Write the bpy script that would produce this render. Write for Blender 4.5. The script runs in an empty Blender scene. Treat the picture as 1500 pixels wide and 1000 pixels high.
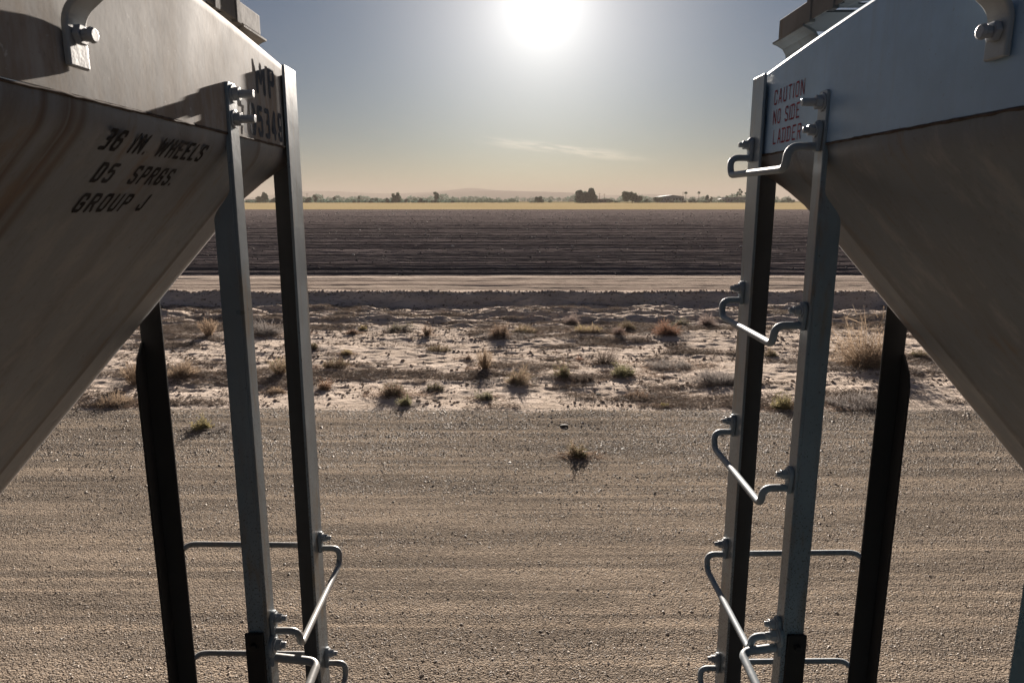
import bpy, math, random
import numpy as np
from mathutils import Vector, Matrix

S = bpy.context.scene
COL = S.collection
R = math.radians
random.seed(7)
rng = np.random.default_rng(11)

# ------------------------------------------------------------------ camera
cd = bpy.data.cameras.new('camera')
cam = bpy.data.objects.new('camera', cd)
COL.objects.link(cam)
cam.location = (0, 0, 3.1)
cam.rotation_euler = (R(90 - 11.31), 0, 0)
cd.sensor_width = 36.0
cd.lens = 24.72
cd.clip_start = 0.05
cd.clip_end = 60000
cd.dof.use_dof = True
cd.dof.focus_distance = 6.5
cd.dof.aperture_fstop = 13.0
S.camera = cam

# ------------------------------------------------------------------ sky and sun
SUN_EL, SUN_AZ = R(14.2), R(2.3)
SUN = Vector((math.sin(SUN_AZ) * math.cos(SUN_EL), math.cos(SUN_AZ) * math.cos(SUN_EL), math.sin(SUN_EL)))
W = bpy.data.worlds.new('World')
S.world = W
W.use_nodes = True


class NT:
    """tiny helper to write node trees"""
    def __init__(s, tree):
        s.t = tree

    def n(s, typ, ins=None, **kw):
        nd = s.t.nodes.new(typ)
        for k, v in kw.items():
            setattr(nd, k, v)
        for k, v in (ins or {}).items():
            sock = nd.inputs[k]
            if isinstance(v, bpy.types.NodeSocket):
                s.t.links.new(v, sock)
            else:
                sock.default_value = v
        return nd

    def m(s, op, a, b=0.0, c=None, clamp=False):
        ins = {0: a, 1: b}
        if c is not None:
            ins[2] = c
        return s.n('ShaderNodeMath', ins, operation=op, use_clamp=clamp).outputs[0]

    def mix(s, f, a, b, blend='MIX'):
        nd = s.n('ShaderNodeMix', {0: f, 6: a, 7: b}, data_type='RGBA', blend_type=blend)
        return nd.outputs[2]

    def ramp(s, f, stops):
        nd = s.n('ShaderNodeValToRGB', {0: f})
        el = nd.color_ramp.elements
        while len(el) < len(stops):
            el.new(0.5)
        for e, (p, c) in zip(el, stops):
            e.position = p
            e.color = c if len(c) == 4 else (*c, 1)
        return nd.outputs[0]

    def noise(s, vec, scale, detail=4.0, rough=0.55):
        return s.n('ShaderNodeTexNoise', {'Vector': vec, 'Scale': scale, 'Detail': detail, 'Roughness': rough}).outputs[0]

    def scaled(s, vec, sc):
        return s.n('ShaderNodeMapping', {'Vector': vec, 'Scale': sc}).outputs[0]

    def smooth(s, v, a, b):
        return s.n('ShaderNodeMapRange', {0: v, 1: a, 2: b, 3: 0.0, 4: 1.0}, interpolation_type='SMOOTHSTEP').outputs[0]


def build_world():
    t = W.node_tree
    t.nodes.clear()
    N = NT(t)
    out = N.n('ShaderNodeOutputWorld')
    bg = N.n('ShaderNodeBackground', {1: 0.05})
    t.links.new(bg.outputs[0], out.inputs[0])
    sky = N.n('ShaderNodeTexSky', sky_type='NISHITA', sun_disc=False, sun_elevation=SUN_EL, sun_rotation=SUN_AZ,
              altitude=50.0, air_density=1.0, dust_density=0.3, ozone_density=1.2)
    geo = N.n('ShaderNodeTexCoord').outputs['Generated']
    sep = N.n('ShaderNodeSeparateXYZ', {0: geo})
    x, y, z = sep.outputs
    # aureole of the low sun in dusty air
    dot = N.n('ShaderNodeVectorMath', {0: geo, 1: SUN}, operation='DOT_PRODUCT').outputs['Value']
    ang = N.m('ARCCOSINE', N.m('MINIMUM', dot, 0.999999))
    g1 = N.m('EXPONENT', N.m('MULTIPLY', N.m('POWER', N.m('DIVIDE', ang, 0.062), 2.0), -1.0))
    g2 = N.m('EXPONENT', N.m('DIVIDE', ang, -0.085))
    g3 = N.m('EXPONENT', N.m('MULTIPLY', N.m('POWER', N.m('DIVIDE', ang, 0.17), 2.0), -1.0))
    glow = N.mix(1.0, N.n('ShaderNodeVectorMath', {0: (1.9, 1.85, 1.75), 3: g1}, operation='SCALE').outputs[0],
                 N.n('ShaderNodeVectorMath', {0: (3.4, 3.3, 3.1), 3: g2}, operation='SCALE').outputs[0], 'ADD')
    glow = N.mix(1.0, glow, N.n('ShaderNodeVectorMath', {0: (2.15, 1.85, 1.65), 3: g3}, operation='SCALE').outputs[0], 'ADD')
    # the photograph holds the sky far back against the sunlit ground: scale it down
    base = N.mix(1.0, sky.outputs[0], (0.080, 0.117, 0.166, 1), 'MULTIPLY')
    # thin cirrus streak low above the horizon
    yy = N.m('MAXIMUM', y, 0.05)
    u = N.m('DIVIDE', x, yy)
    v = N.m('DIVIDE', z, yy)
    vc = N.m('SUBTRACT', v, N.m('SUBTRACT', 0.0765, N.m('MULTIPLY', u, 0.108)))
    vec = N.n('ShaderNodeCombineXYZ', {0: N.m('MULTIPLY', u, 26.0), 1: N.m('MULTIPLY', vc, 230.0), 2: 3.7}).outputs[0]
    cn = N.noise(vec, 1.0, 6.0, 0.6)
    mu = N.m('MULTIPLY', N.smooth(u, -0.06, 0.02), N.m('SUBTRACT', 1.0, N.smooth(u, 0.10, 0.22)))
    mv = N.m('SUBTRACT', 1.0, N.smooth(N.m('ABSOLUTE', vc), 0.001, 0.0095))
    cm = N.m('MULTIPLY', N.m('MULTIPLY', mu, mv), N.m('MULTIPLY', N.smooth(cn, 0.40, 0.62), 1.3))
    cm = N.m('MULTIPLY', cm, N.m('GREATER_THAN', y, 0.1))
    tot = N.mix(1.0, base, glow, 'ADD')
    tot = N.mix(cm, tot, N.mix(1.0, tot, (1.5, 1.1, 0.8, 1), 'ADD'))
    t.links.new(tot, bg.inputs[0])


build_world()
sl = bpy.data.lights.new('sun', 'SUN')
sun = bpy.data.objects.new('sun', sl)
COL.objects.link(sun)
sl.energy = 5.0
sl.angle = R(0.5)
sl.color = (1.0, 0.895, 0.79)
sun.rotation_euler = (-SUN).to_track_quat('-Z', 'Y').to_euler()
sun.location = (0, 20, 30)

S.view_settings.view_transform = 'Standard'
S.view_settings.look = 'None'
S.view_settings.exposure = 1.88
S.view_settings.gamma = 1.0
S.cycles.use_denoising = True
S.cycles.max_bounces = 6
S.cycles.diffuse_bounces = 4
S.cycles.volume_bounces = 1
S.cycles.sample_clamp_indirect = 8.0


# ------------------------------------------------------------------ numpy noise
def _hash(ix, iy, seed):
    h = (ix.astype(np.int64) * 374761393 + iy.astype(np.int64) * 668265263 + seed * 144665) & 0x7fffffff
    h = ((h ^ (h >> 13)) * 1274126177) & 0x7fffffff
    h = h ^ (h >> 16)
    return (h & 0xffff) / 65535.0


def vnoise(x, y, seed=0):
    x = np.asarray(x, float)
    y = np.asarray(y, float)
    ix, iy = np.floor(x), np.floor(y)
    fx, fy = x - ix, y - iy
    fx = fx * fx * (3 - 2 * fx)
    fy = fy * fy * (3 - 2 * fy)
    a = _hash(ix, iy, seed)
    b = _hash(ix + 1, iy, seed)
    c = _hash(ix, iy + 1, seed)
    d = _hash(ix + 1, iy + 1, seed)
    return (a * (1 - fx) + b * fx) * (1 - fy) + (c * (1 - fx) + d * fx) * fy


def fbm(x, y, seed=0, octv=4):
    s, a, t = 0, 0.5, 0
    for k in range(octv):
        s = s + a * vnoise(x * 2 ** k + 17.3 * k, y * 2 ** k + 5.1 * k, seed + k)
        t += a
        a *= 0.5
    return s / t


def sst(a, b, v):
    t = np.clip((np.asarray(v, float) - a) / (b - a), 0, 1)
    return t * t * (3 - 2 * t)


# ------------------------------------------------------------------ mesh helpers
def link(name, me, mat=None, parent=None):
    o = bpy.data.objects.new(name, me)
    COL.objects.link(o)
    if mat is not None and me is not None and not me.materials:
        me.materials.append(mat)
    if parent is not None:
        o.parent = parent
    return o


def np_mesh(name, V, F, smooth=False):
    """V (n,3) float, F (m,k) int"""
    me = bpy.data.meshes.new(name)
    V = np.asarray(V, np.float32)
    F = np.asarray(F, np.int32)
    m, k = F.shape
    me.vertices.add(len(V))
    me.vertices.foreach_set('co', V.ravel())
    me.loops.add(m * k)
    me.loops.foreach_set('vertex_index', F.ravel())
    me.polygons.add(m)
    me.polygons.foreach_set('loop_start', np.arange(0, m * k, k, dtype=np.int32))
    try:
        me.polygons.foreach_set('loop_total', np.full(m, k, np.int32))
    except Exception:
        pass
    me.polygons.foreach_set('use_smooth', np.full(m, smooth, bool))
    me.update(calc_edges=True)
    me.validate()
    return me


def grid_mesh(name, xs2d, ys2d, zs2d, smooth=True):
    ny, nx = xs2d.shape
    V = np.stack([xs2d, ys2d, zs2d], -1).reshape(-1, 3)
    i = np.arange(ny - 1)[:, None] * nx + np.arange(nx - 1)[None, :]
    F = np.stack([i, i + 1, i + nx + 1, i + nx], -1).reshape(-1, 4)
    return np_mesh(name, V, F, smooth)


def tag(o, label=None, cat=None, group=None, kind=None):
    if label:
        o['label'] = label
    if cat:
        o['category'] = cat
    if group:
        o['group'] = group
    if kind:
        o['kind'] = kind
    return o


def empty(name, loc):
    o = bpy.data.objects.new(name, None)
    o.empty_display_size = 0.3
    o.location = loc
    COL.objects.link(o)
    return o


class MB:
    def __init__(s):
        s.v, s.f, s.sm = [], [], []

    def add(s, V, F, smooth=False):
        o = len(s.v)
        s.v += [tuple(p) for p in V]
        s.f += [tuple(i + o for i in f) for f in F]
        s.sm += [smooth] * len(F)

    def box(s, x0, x1, y0, y1, z0, z1):
        V = [(x0, y0, z0), (x1, y0, z0), (x1, y1, z0), (x0, y1, z0), (x0, y0, z1), (x1, y0, z1), (x1, y1, z1), (x0, y1, z1)]
        s.add(V, [(0, 3, 2, 1), (4, 5, 6, 7), (0, 1, 5, 4), (1, 2, 6, 5), (2, 3, 7, 6), (3, 0, 4, 7)])

    def prism(s, pts, off):
        """closed polygon of 3-D points swept by the vector off"""
        n = len(pts)
        P = [Vector(p) for p in pts]
        Q = [p + Vector(off) for p in P]
        F = [tuple(range(n - 1, -1, -1)), tuple(range(n, 2 * n))]
        F += [(i, (i + 1) % n, n + (i + 1) % n, n + i) for i in range(n)]
        s.add(P + Q, F)

    def sweep(s, path, r, seg=10, corner=0.0, cap=True):
        P = [Vector(p) for p in path]
        if corner > 0:
            Q = [P[0]]
            for i in range(1, len(P) - 1):
                a, b, c = P[i - 1], P[i], P[i + 1]
                d1, d2 = (a - b), (c - b)
                k = min(corner, d1.length * 0.49, d2.length * 0.49)
                p1, p2 = b + d1.normalized() * k, b + d2.normalized() * k
                for j in range(7):
                    t = j / 6
                    Q.append((1 - t) ** 2 * p1 + 2 * t * (1 - t) * b + t * t * p2)
            Q.append(P[-1])
            P = Q
        T = []
        for i in range(len(P)):
            T.append((P[min(i + 1, len(P) - 1)] - P[max(i - 1, 0)]).normalized())
        up = Vector((0, 0, 1)) if abs(T[0].z) < 0.9 else Vector((0, 1, 0))
        nrm = (up - T[0] * up.dot(T[0])).normalized()
        V = []
        for i, p in enumerate(P):
            nrm = (nrm - T[i] * nrm.dot(T[i])).normalized()
            b = T[i].cross(nrm)
            rr = r[i] if isinstance(r, (list, tuple)) else r
            for k in range(seg):
                a = 2 * math.pi * k / seg
                V.append(p + (nrm * math.cos(a) + b * math.sin(a)) * rr)
        F = []
        for i in range(len(P) - 1):
            for k in range(seg):
                k2 = (k + 1) % seg
                F.append((i * seg + k, i * seg + k2, (i + 1) * seg + k2, (i + 1) * seg + k))
        s.add(V, F, True)
        if cap:
            n = len(P) - 1
            s.add(V[:seg], [tuple(range(seg - 1, -1, -1))])
            s.add(V[n * seg:], [tuple(range(seg))])

    def disc(s, c, axis, r, h, seg=6, r2=None, rot=0.0):
        """a short cylinder (or hexagon) from c along axis"""
        axis = Vector(axis).normalized()
        u = axis.cross(Vector((0, 0, 1)) if abs(axis.z) < 0.9 else Vector((1, 0, 0))).normalized()
        w = axis.cross(u)
        c = Vector(c)
        r2 = r if r2 is None else r2
        V = [c + (u * math.cos(rot + 2 * math.pi * k / seg) + w * math.sin(rot + 2 * math.pi * k / seg)) * r for k in range(seg)]
        V += [c + axis * h + (u * math.cos(rot + 2 * math.pi * k / seg) + w * math.sin(rot + 2 * math.pi * k / seg)) * r2 for k in range(seg)]
        F = [tuple(range(seg - 1, -1, -1)), tuple(range(seg, 2 * seg))]
        F += [(k, (k + 1) % seg, seg + (k + 1) % seg, seg + k) for k in range(seg)]
        s.add(V, F, False)

    def build(s, name, mat, parent=None, base=(0, 0, 0), bevel=0.0):
        me = bpy.data.meshes.new(name)
        b = Vector(base)
        me.from_pydata([Vector(p) - b for p in s.v], [], s.f)
        me.polygons.foreach_set('use_smooth', s.sm)
        me.update()
        import bmesh
        bm = bmesh.new()
        bm.from_mesh(me)
        bmesh.ops.recalc_face_normals(bm, faces=bm.faces)
        bm.to_mesh(me)
        bm.free()
        o = link(name, me, mat, parent)
        if bevel:
            md = o.modifiers.new('bevel', 'BEVEL')
            md.width = bevel
            md.segments = 2
            md.limit_method = 'ANGLE'
            md.angle_limit = R(40)
        return o


# ------------------------------------------------------------------ materials
def material(name):
    m = bpy.data.materials.new(name)
    m.use_nodes = True
    t = m.node_tree
    t.nodes.clear()
    N = NT(t)
    out = N.n('ShaderNodeOutputMaterial')
    b = N.n('ShaderNodeBsdfPrincipled')
    t.links.new(b.outputs[0], out.inputs[0])
    pos = N.n('ShaderNodeNewGeometry').outputs['Position']
    return m, N, b, pos


def setb(N, b, **kw):
    for k, v in kw.items():
        sock = b.inputs[k.replace('_', ' ')]
        if isinstance(v, bpy.types.NodeSocket):
            N.t.links.new(v, sock)
        else:
            sock.default_value = v if not isinstance(v, tuple) or len(v) == 4 else (*v, 1)


def bump(N, h, strength, dist):
    return N.n('ShaderNodeBump', {'Height': h, 'Strength': strength, 'Distance': dist}).outputs[0]


def paint(name, col, rust=0.35, rough=0.42, dirt=(0.16, 0.12, 0.08), streak=None, speck=0.0, spec=0.5, slope_rust=None, grime_shade=False, mottle=0.0, bmp=0.22):
    """weathered railcar paint: blotchy dust, vertical run marks, rust freckles"""
    m, N, b, pos = material(name)
    n1 = N.noise(pos, 5.0, 6.0, 0.6)
    n2 = N.noise(N.scaled(pos, (38.0, 38.0, 2.2)), 1.0, 5.0, 0.6)
    n3 = N.noise(pos, 95.0, 3.0, 0.6)
    c = N.mix(N.smooth(n1, 0.3, 0.75), (*[k * 0.86 for k in col], 1), (*[min(1, k * 1.12) for k in col], 1))
    d = N.m('MULTIPLY', N.smooth(n2, 0.48, 0.78), N.smooth(n1, 0.35, 0.6))
    c = N.mix(N.m('MULTIPLY', d, rust), c, (*dirt, 1))
    fr = N.smooth(n3, 0.66, 0.74)
    c = N.mix(N.m('MULTIPLY', fr, 0.35 + speck), c, (0.05, 0.03, 0.02, 1) if speck else (0.14, 0.075, 0.04, 1))
    blot = N.smooth(N.noise(N.scaled(pos, (9.0, 9.0, 2.6)), 1.0, 5.0, 0.65), 0.60, 0.78)
    c = N.mix(N.m('MULTIPLY', blot, rust * 0.9), c, (0.21, 0.115, 0.05, 1))
    if slope_rust:
        # run-off stains down the sheet below the bracket and a rusty edge along its outer rim
        sp = N.n('ShaderNodeSeparateXYZ', {0: pos})
        wob = N.m('MULTIPLY', N.m('SUBTRACT', N.noise(N.scaled(pos, (3.0, 3.0, 3.0)), 1.0, 3.0), 0.5), 0.006)
        yv = N.m('ADD', sp.outputs[1], wob)
        tot = None
        for yc, w, k in slope_rust:
            g = N.m('EXPONENT', N.m('MULTIPLY', N.m('POWER', N.m('DIVIDE', N.m('SUBTRACT', yv, yc), w), 2.0), -1.0))
            g = N.m('MULTIPLY', g, k)
            tot = g if tot is None else N.m('MAXIMUM', tot, g)
        tot = N.m('MULTIPLY', tot, N.smooth(N.noise(N.scaled(pos, (3.0, 40.0, 3.0)), 1.0, 4.0), 0.28, 0.5))
        c = N.mix(tot, c, (0.050, 0.024, 0.012, 1))
        # dust and water runs down the sheet, rubbed patches, a few bare scrapes
        r1 = N.noise(N.scaled(pos, (2.4, 30.0, 2.4)), 1.0, 8.0, 0.72)
        r2 = N.noise(N.scaled(pos, (5.0, 9.0, 5.0)), 1.0, 6.0, 0.68)
        r3 = N.noise(N.scaled(pos, (60.0, 60.0, 60.0)), 1.0, 3.0, 0.65)
        c = N.mix(N.m('MULTIPLY', N.smooth(r1, 0.47, 0.70), 0.24), c, (0.075, 0.070, 0.064, 1))
        c = N.mix(N.m('MULTIPLY', N.smooth(r2, 0.50, 0.68), 0.6), c, (0.235, 0.235, 0.230, 1))
        c = N.mix(N.m('MULTIPLY', N.m('MULTIPLY', N.smooth(r2, 0.46, 0.30), N.smooth(r1, 0.40, 0.60)), 0.6), c, (0.135, 0.075, 0.035, 1))
        c = N.mix(N.m('MULTIPLY', N.smooth(r3, 0.60, 0.72), 0.4), c, (0.06, 0.052, 0.045, 1))
        rim = N.m('MULTIPLY', N.smooth(sp.outputs[1], 2.02, 2.2), N.smooth(n1, 0.35, 0.6))
        c = N.mix(N.m('MULTIPLY', rim, 0.4), c, (0.23, 0.12, 0.05, 1))
    if mottle:
        # baked-on dust and old run marks, with pale scuffs
        v1 = N.noise(N.scaled(pos, (14.0, 14.0, 4.5)), 1.0, 6.0, 0.65)
        v2 = N.noise(N.scaled(pos, (50.0, 50.0, 22.0)), 1.0, 4.0, 0.6)
        v3 = N.noise(pos, 55.0, 3.0, 0.7)
        c = N.mix(N.m('MULTIPLY', N.smooth(v1, 0.42, 0.66), mottle), c, (0.24, 0.165, 0.095, 1))
        c = N.mix(N.m('MULTIPLY', N.smooth(v2, 0.55, 0.75), mottle), c, (0.17, 0.15, 0.13, 1))
        c = N.mix(N.m('MULTIPLY', N.smooth(v3, 0.66, 0.72), 0.6), c, (0.62, 0.60, 0.56, 1))
    if grime_shade:
        # track dirt thrown up over the lower half, as dark flecks that thin out upwards
        sz_ = N.n('ShaderNodeSeparateXYZ', {0: pos}).outputs[2]
        lim = N.n('ShaderNodeMapRange', {0: sz_, 1: 1.5, 2: 3.0, 3: 0.52, 4: 0.72}).outputs[0]
        nn = N.noise(N.scaled(pos, (260.0, 260.0, 170.0)), 1.0, 2.0, 0.5)
        c = N.mix(N.m('MULTIPLY', N.smooth(N.m('SUBTRACT', nn, lim), 0.0, 0.03), 0.8), c, (0.045, 0.04, 0.036, 1))
        pt = N.smooth(N.noise(N.scaled(pos, (14.0, 14.0, 3.0)), 1.0, 4.0, 0.6), 0.53, 0.70)
        c = N.mix(N.m('MULTIPLY', pt, 0.7), c, (0.23, 0.16, 0.085, 1))
    ro = N.m('ADD', rough, N.m('MULTIPLY', N.m('SUBTRACT', n1, 0.5), 0.25))
    dents = N.noise(pos, 9.0, 2.0)
    hh = N.m('ADD', N.m('MULTIPLY', n3, 0.12), N.m('MULTIPLY', dents, 0.4))
    setb(N, b, Base_Color=c, Roughness=ro, Normal=bump(N, hh, bmp, 0.01), Specular_IOR_Level=spec)
    return m


M = {}
M['plate_warm'] = paint('plate_warm', (0.385, 0.368, 0.342), rust=0.75, rough=0.68, spec=0.09, mottle=0.55, bmp=0.07, dirt=(0.30, 0.20, 0.11))
M['plate_sky_tint'] = paint('plate_sky_tint', (0.32, 0.47, 0.62), rust=0.2, rough=0.42, bmp=0.06, dirt=(0.25, 0.24, 0.22))  # reflected blue sky is put into the base colour of grey paint
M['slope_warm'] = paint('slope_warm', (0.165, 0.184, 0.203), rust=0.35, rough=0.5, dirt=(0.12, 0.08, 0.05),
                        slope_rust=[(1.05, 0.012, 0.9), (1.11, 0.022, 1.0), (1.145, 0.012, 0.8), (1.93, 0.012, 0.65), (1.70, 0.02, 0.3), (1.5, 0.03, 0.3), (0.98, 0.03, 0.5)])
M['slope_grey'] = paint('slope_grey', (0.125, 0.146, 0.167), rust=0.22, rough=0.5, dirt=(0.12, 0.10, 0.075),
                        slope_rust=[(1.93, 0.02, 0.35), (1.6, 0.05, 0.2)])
M['stile'] = paint('stile_paint', (0.215, 0.262, 0.295), rust=0.85, rough=0.34, spec=0.7, speck=0.35, dirt=(0.19, 0.15, 0.11), grime_shade=True)
M['stile_dark'] = paint('stile_dark', (0.032, 0.032, 0.033), rust=0.25, rough=0.6, spec=0.2, dirt=(0.05, 0.03, 0.02))
M['grime_shade'] = paint('grimy_shaded_paint', (0.095, 0.095, 0.095), rust=0.3, rough=0.65, spec=0.12, speck=0.5, dirt=(0.05, 0.035, 0.025))  # stile paint darkened to carry shade on webs and undersides, with grimy flecks
M['black_steel'] = paint('black_steel', (0.018, 0.017, 0.017), rust=0.3, rough=0.55, spec=0.25, dirt=(0.07, 0.04, 0.025))
M['rung'] = paint('rung_paint', (0.27, 0.31, 0.34), rust=0.45, rough=0.55, spec=0.35, speck=0.1)
M['rung_rusty'] = paint('rung_rusty', (0.30, 0.30, 0.29), rust=0.75, rough=0.42, dirt=(0.20, 0.10, 0.05))
M['bolt'] = paint('bolt_paint', (0.36, 0.38, 0.40), rust=0.3, rough=0.35)
M['galv'] = paint('galvanised', (0.25, 0.235, 0.215), rust=0.6, rough=0.7, spec=0.03, dirt=(0.2, 0.14, 0.09))


def flat(name, col, rough=0.6):
    m, N, b, pos = material(name)
    n = N.noise(pos, 30.0, 5.0, 0.65)
    c = N.mix(N.smooth(n, 0.35, 0.7), (*col, 1), (*[min(1, k * 1.5 + 0.02) for k in col], 1))
    setb(N, b, Base_Color=c, Roughness=rough, Specular_IOR_Level=0.03)
    return m


M['ink_black'] = flat('ink_black', (0.018, 0.018, 0.02))
M['ink_grey'] = flat('ink_grey', (0.055, 0.065, 0.08))
M['ink_red'] = flat('ink_red', (0.26, 0.055, 0.065))
M['weld'] = flat('weld', (0.075, 0.058, 0.048), 0.8)


# ------------------------------------------------------------------ hopper cars
GLYPH = {
    '0': [[(0, .15), (.15, 0), (.85, 0), (1, .15), (1, .85), (.85, 1), (.15, 1), (0, .85), (0, .15)]],
    '3': [[(.06, 1), (.85, 1), (1, .87), (1, .64), (.86, .53), (.5, .53)], [(.86, .53), (1, .42), (1, .13), (.85, 0), (.06, 0)]],
    '4': [[(.72, 0), (.72, 1), (0, .3), (0, .26), (1, .26)]],
    '5': [[(1, 1), (.05, 1), (.05, .56), (.2, .62), (.8, .62), (1, .5), (1, .15), (.82, 0), (.15, 0), (0, .12)]],
    '6': [[(1, .82), (1, .87), (.85, 1), (.15, 1), (0, .85), (0, .15), (.15, 0), (.85, 0), (1, .15), (1, .42), (.85, .56), (.15, .56), (0, .46)]],
    '7': [[(0, 1), (1, 1), (1, .93), (.35, 0)]],
    '9': [[(0, .18), (0, .13), (.15, 0), (.85, 0), (1, .15), (1, .85), (.85, 1), (.15, 1), (0, .85), (0, .58), (.15, .45), (.85, .45), (1, .54)]],
    'A': [[(0, 0), (.42, 1), (.58, 1), (1, 0)], [(.18, .3), (.82, .3)]],
    'C': [[(1, .75), (1, .85), (.85, 1), (.15, 1), (0, .85), (0, .15), (.15, 0), (.85, 0), (1, .15), (1, .25)]],
    'D': [[(-.4, 0), (0, 0)], [(-.4, 1), (0, 1)], [(0, 0), (0, 1), (.7, 1), (.95, .9), (1, .75), (1, .25), (.95, .1), (.7, 0), (0, 0)]],
    'E': [[(1, 1), (0, 1), (0, 0), (1, 0)], [(0, .52), (.75, .52)]],
    'G': [[(1, .75), (1, .85), (.85, 1), (.15, 1), (0, .85), (0, .15), (.15, 0), (.85, 0), (1, .12), (1, .47), (.55, .47)]],
    'H': [[(0, 0), (0, 1)], [(1, 0), (1, 1)], [(0, .52), (1, .52)]],
    'I': [[(.5, 0), (.5, 1)]],
    'J': [[(1, 1), (1, .15), (.85, 0), (.2, 0), (0, .15), (0, .28)]],
    'L': [[(0, 1), (0, 0), (1, 0)]],
    'M': [[(0, 0), (0, 1), (.5, .35), (1, 1), (1, 0)]],
    'N': [[(0, 0), (0, 1), (1, 0), (1, 1)]],
    'O': [[(0, .15), (.15, 0), (.85, 0), (1, .15), (1, .85), (.85, 1), (.15, 1), (0, .85), (0, .15)]],
    'P': [[(0, 0), (0, 1), (.8, 1), (1, .87), (1, .58), (.8, .46), (0, .46)]],
    'R': [[(0, 0), (0, 1), (.8, 1), (1, .87), (1, .62), (.8, .5), (0, .5)], [(.55, .5), (1, 0)]],
    'S': [[(1, .86), (.85, 1), (.15, 1), (0, .87), (0, .66), (.12, .56), (.88, .44), (1, .34), (1, .13), (.85, 0), (.15, 0), (0, .14)]],
    'T': [[(0, 1), (1, 1)], [(.5, 0), (.5, 1)]],
    'U': [[(0, 1), (0, .15), (.15, 0), (.85, 0), (1, .15), (1, 1)]],
    'W': [[(0, 1), (.22, 0), (.5, .75), (.78, 0), (1, 1)]],
    '.': [[(.0, .0), (.0, .01)]],
}
WIDE = {'I': 0.0, '.': 0.0, 'W': 1.75, 'M': 1.5, ' ': 0.55, 'N': 1.1}


def lettering(text, car, base, origin, right, up, width, height, mat, bold=0.17):
    """painted block letters, cut from strokes on a fine grid so that no faces overlap;
    origin = lower left corner on the sheet, bold = stroke width over letter height"""
    gw, gap = 0.36, 0.20 + bold
    xcur, segs = 0.0, []
    for ch in text:
        w_ = gw * WIDE.get(ch, 1.0)
        for pl in GLYPH.get(ch, []):
            for a, b in zip(pl[:-1], pl[1:]):
                segs.append((xcur + a[0] * (w_ if w_ else 0), bold / 2 + a[1] * (1 - bold), xcur + b[0] * (w_ if w_ else 0), bold / 2 + b[1] * (1 - bold)))
        xcur += w_ + gap
    tw = xcur - gap
    sx = width / (tw + bold)                                    # metres per unit along the line
    rows = 34
    cell = 1.0 / rows
    ncol = int((tw + bold) * sx / height / cell) + 1
    cx = (np.arange(ncol) + 0.5) * cell * height / sx - bold / 2
    cy = (np.arange(rows) + 0.5) * cell
    GX, GY = np.meshgrid(cx, cy)
    D = np.full(GX.shape, 9.0)
    r = sx / height
    for x0, y0, x1, y1 in segs:
        dx, dy = (x1 - x0) * r, y1 - y0
        l2 = dx * dx + dy * dy + 1e-9
        t = np.clip((((GX - x0) * r) * dx + (GY - y0) * dy) / l2, 0, 1)
        D = np.minimum(D, np.hypot((GX - x0) * r - t * dx, GY - y0 - t * dy))
    worn = 0.008 * (fbm(GX * 9, GY * 9, len(text), 3) - 0.5)
    Mk = (D < bold / 2 + worn * 0.6) & (fbm(GX * 14, GY * 14, 3 + len(text), 3) < 0.97)
    Rt, Up, O = Vector(right).normalized(), Vector(up).normalized(), Vector(origin) - Vector(base)
    Nn = np.array(Rt.cross(Up)) * 0.0006
    Rt, Up, O = np.array(Rt), np.array(Up), np.array(O)
    V, F = [], []
    cs = cell * height
    for j in range(rows):
        row = np.concatenate([[0], Mk[j].astype(int), [0]])
        e = np.flatnonzero(np.diff(row))
        for a, b in zip(e[::2], e[1::2]):
            o = len(V)
            for u, v in ((a, j), (b, j), (b, j + 1), (a, j + 1)):
                V.append(O + Rt * u * cs + Up * v * cs + Nn)
            F.append((o, o + 1, o + 2, o + 3))
    return link('lettering', np_mesh('lettering', np.array(V), np.array(F)), mat, car)


def bolt(mb, c, ax, r=0.012, l=0.034):
    ax = Vector(ax).normalized()
    c = Vector(c)
    mb.disc(c, ax, r * 1.75, 0.004, 14)
    mb.disc(c + ax * 0.004, ax, r * 1.35, 0.014, 6, rot=0.3)
    mb.disc(c + ax * 0.018, ax, r * 0.8, l - 0.018, 12, r2=r * 0.72)


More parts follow.
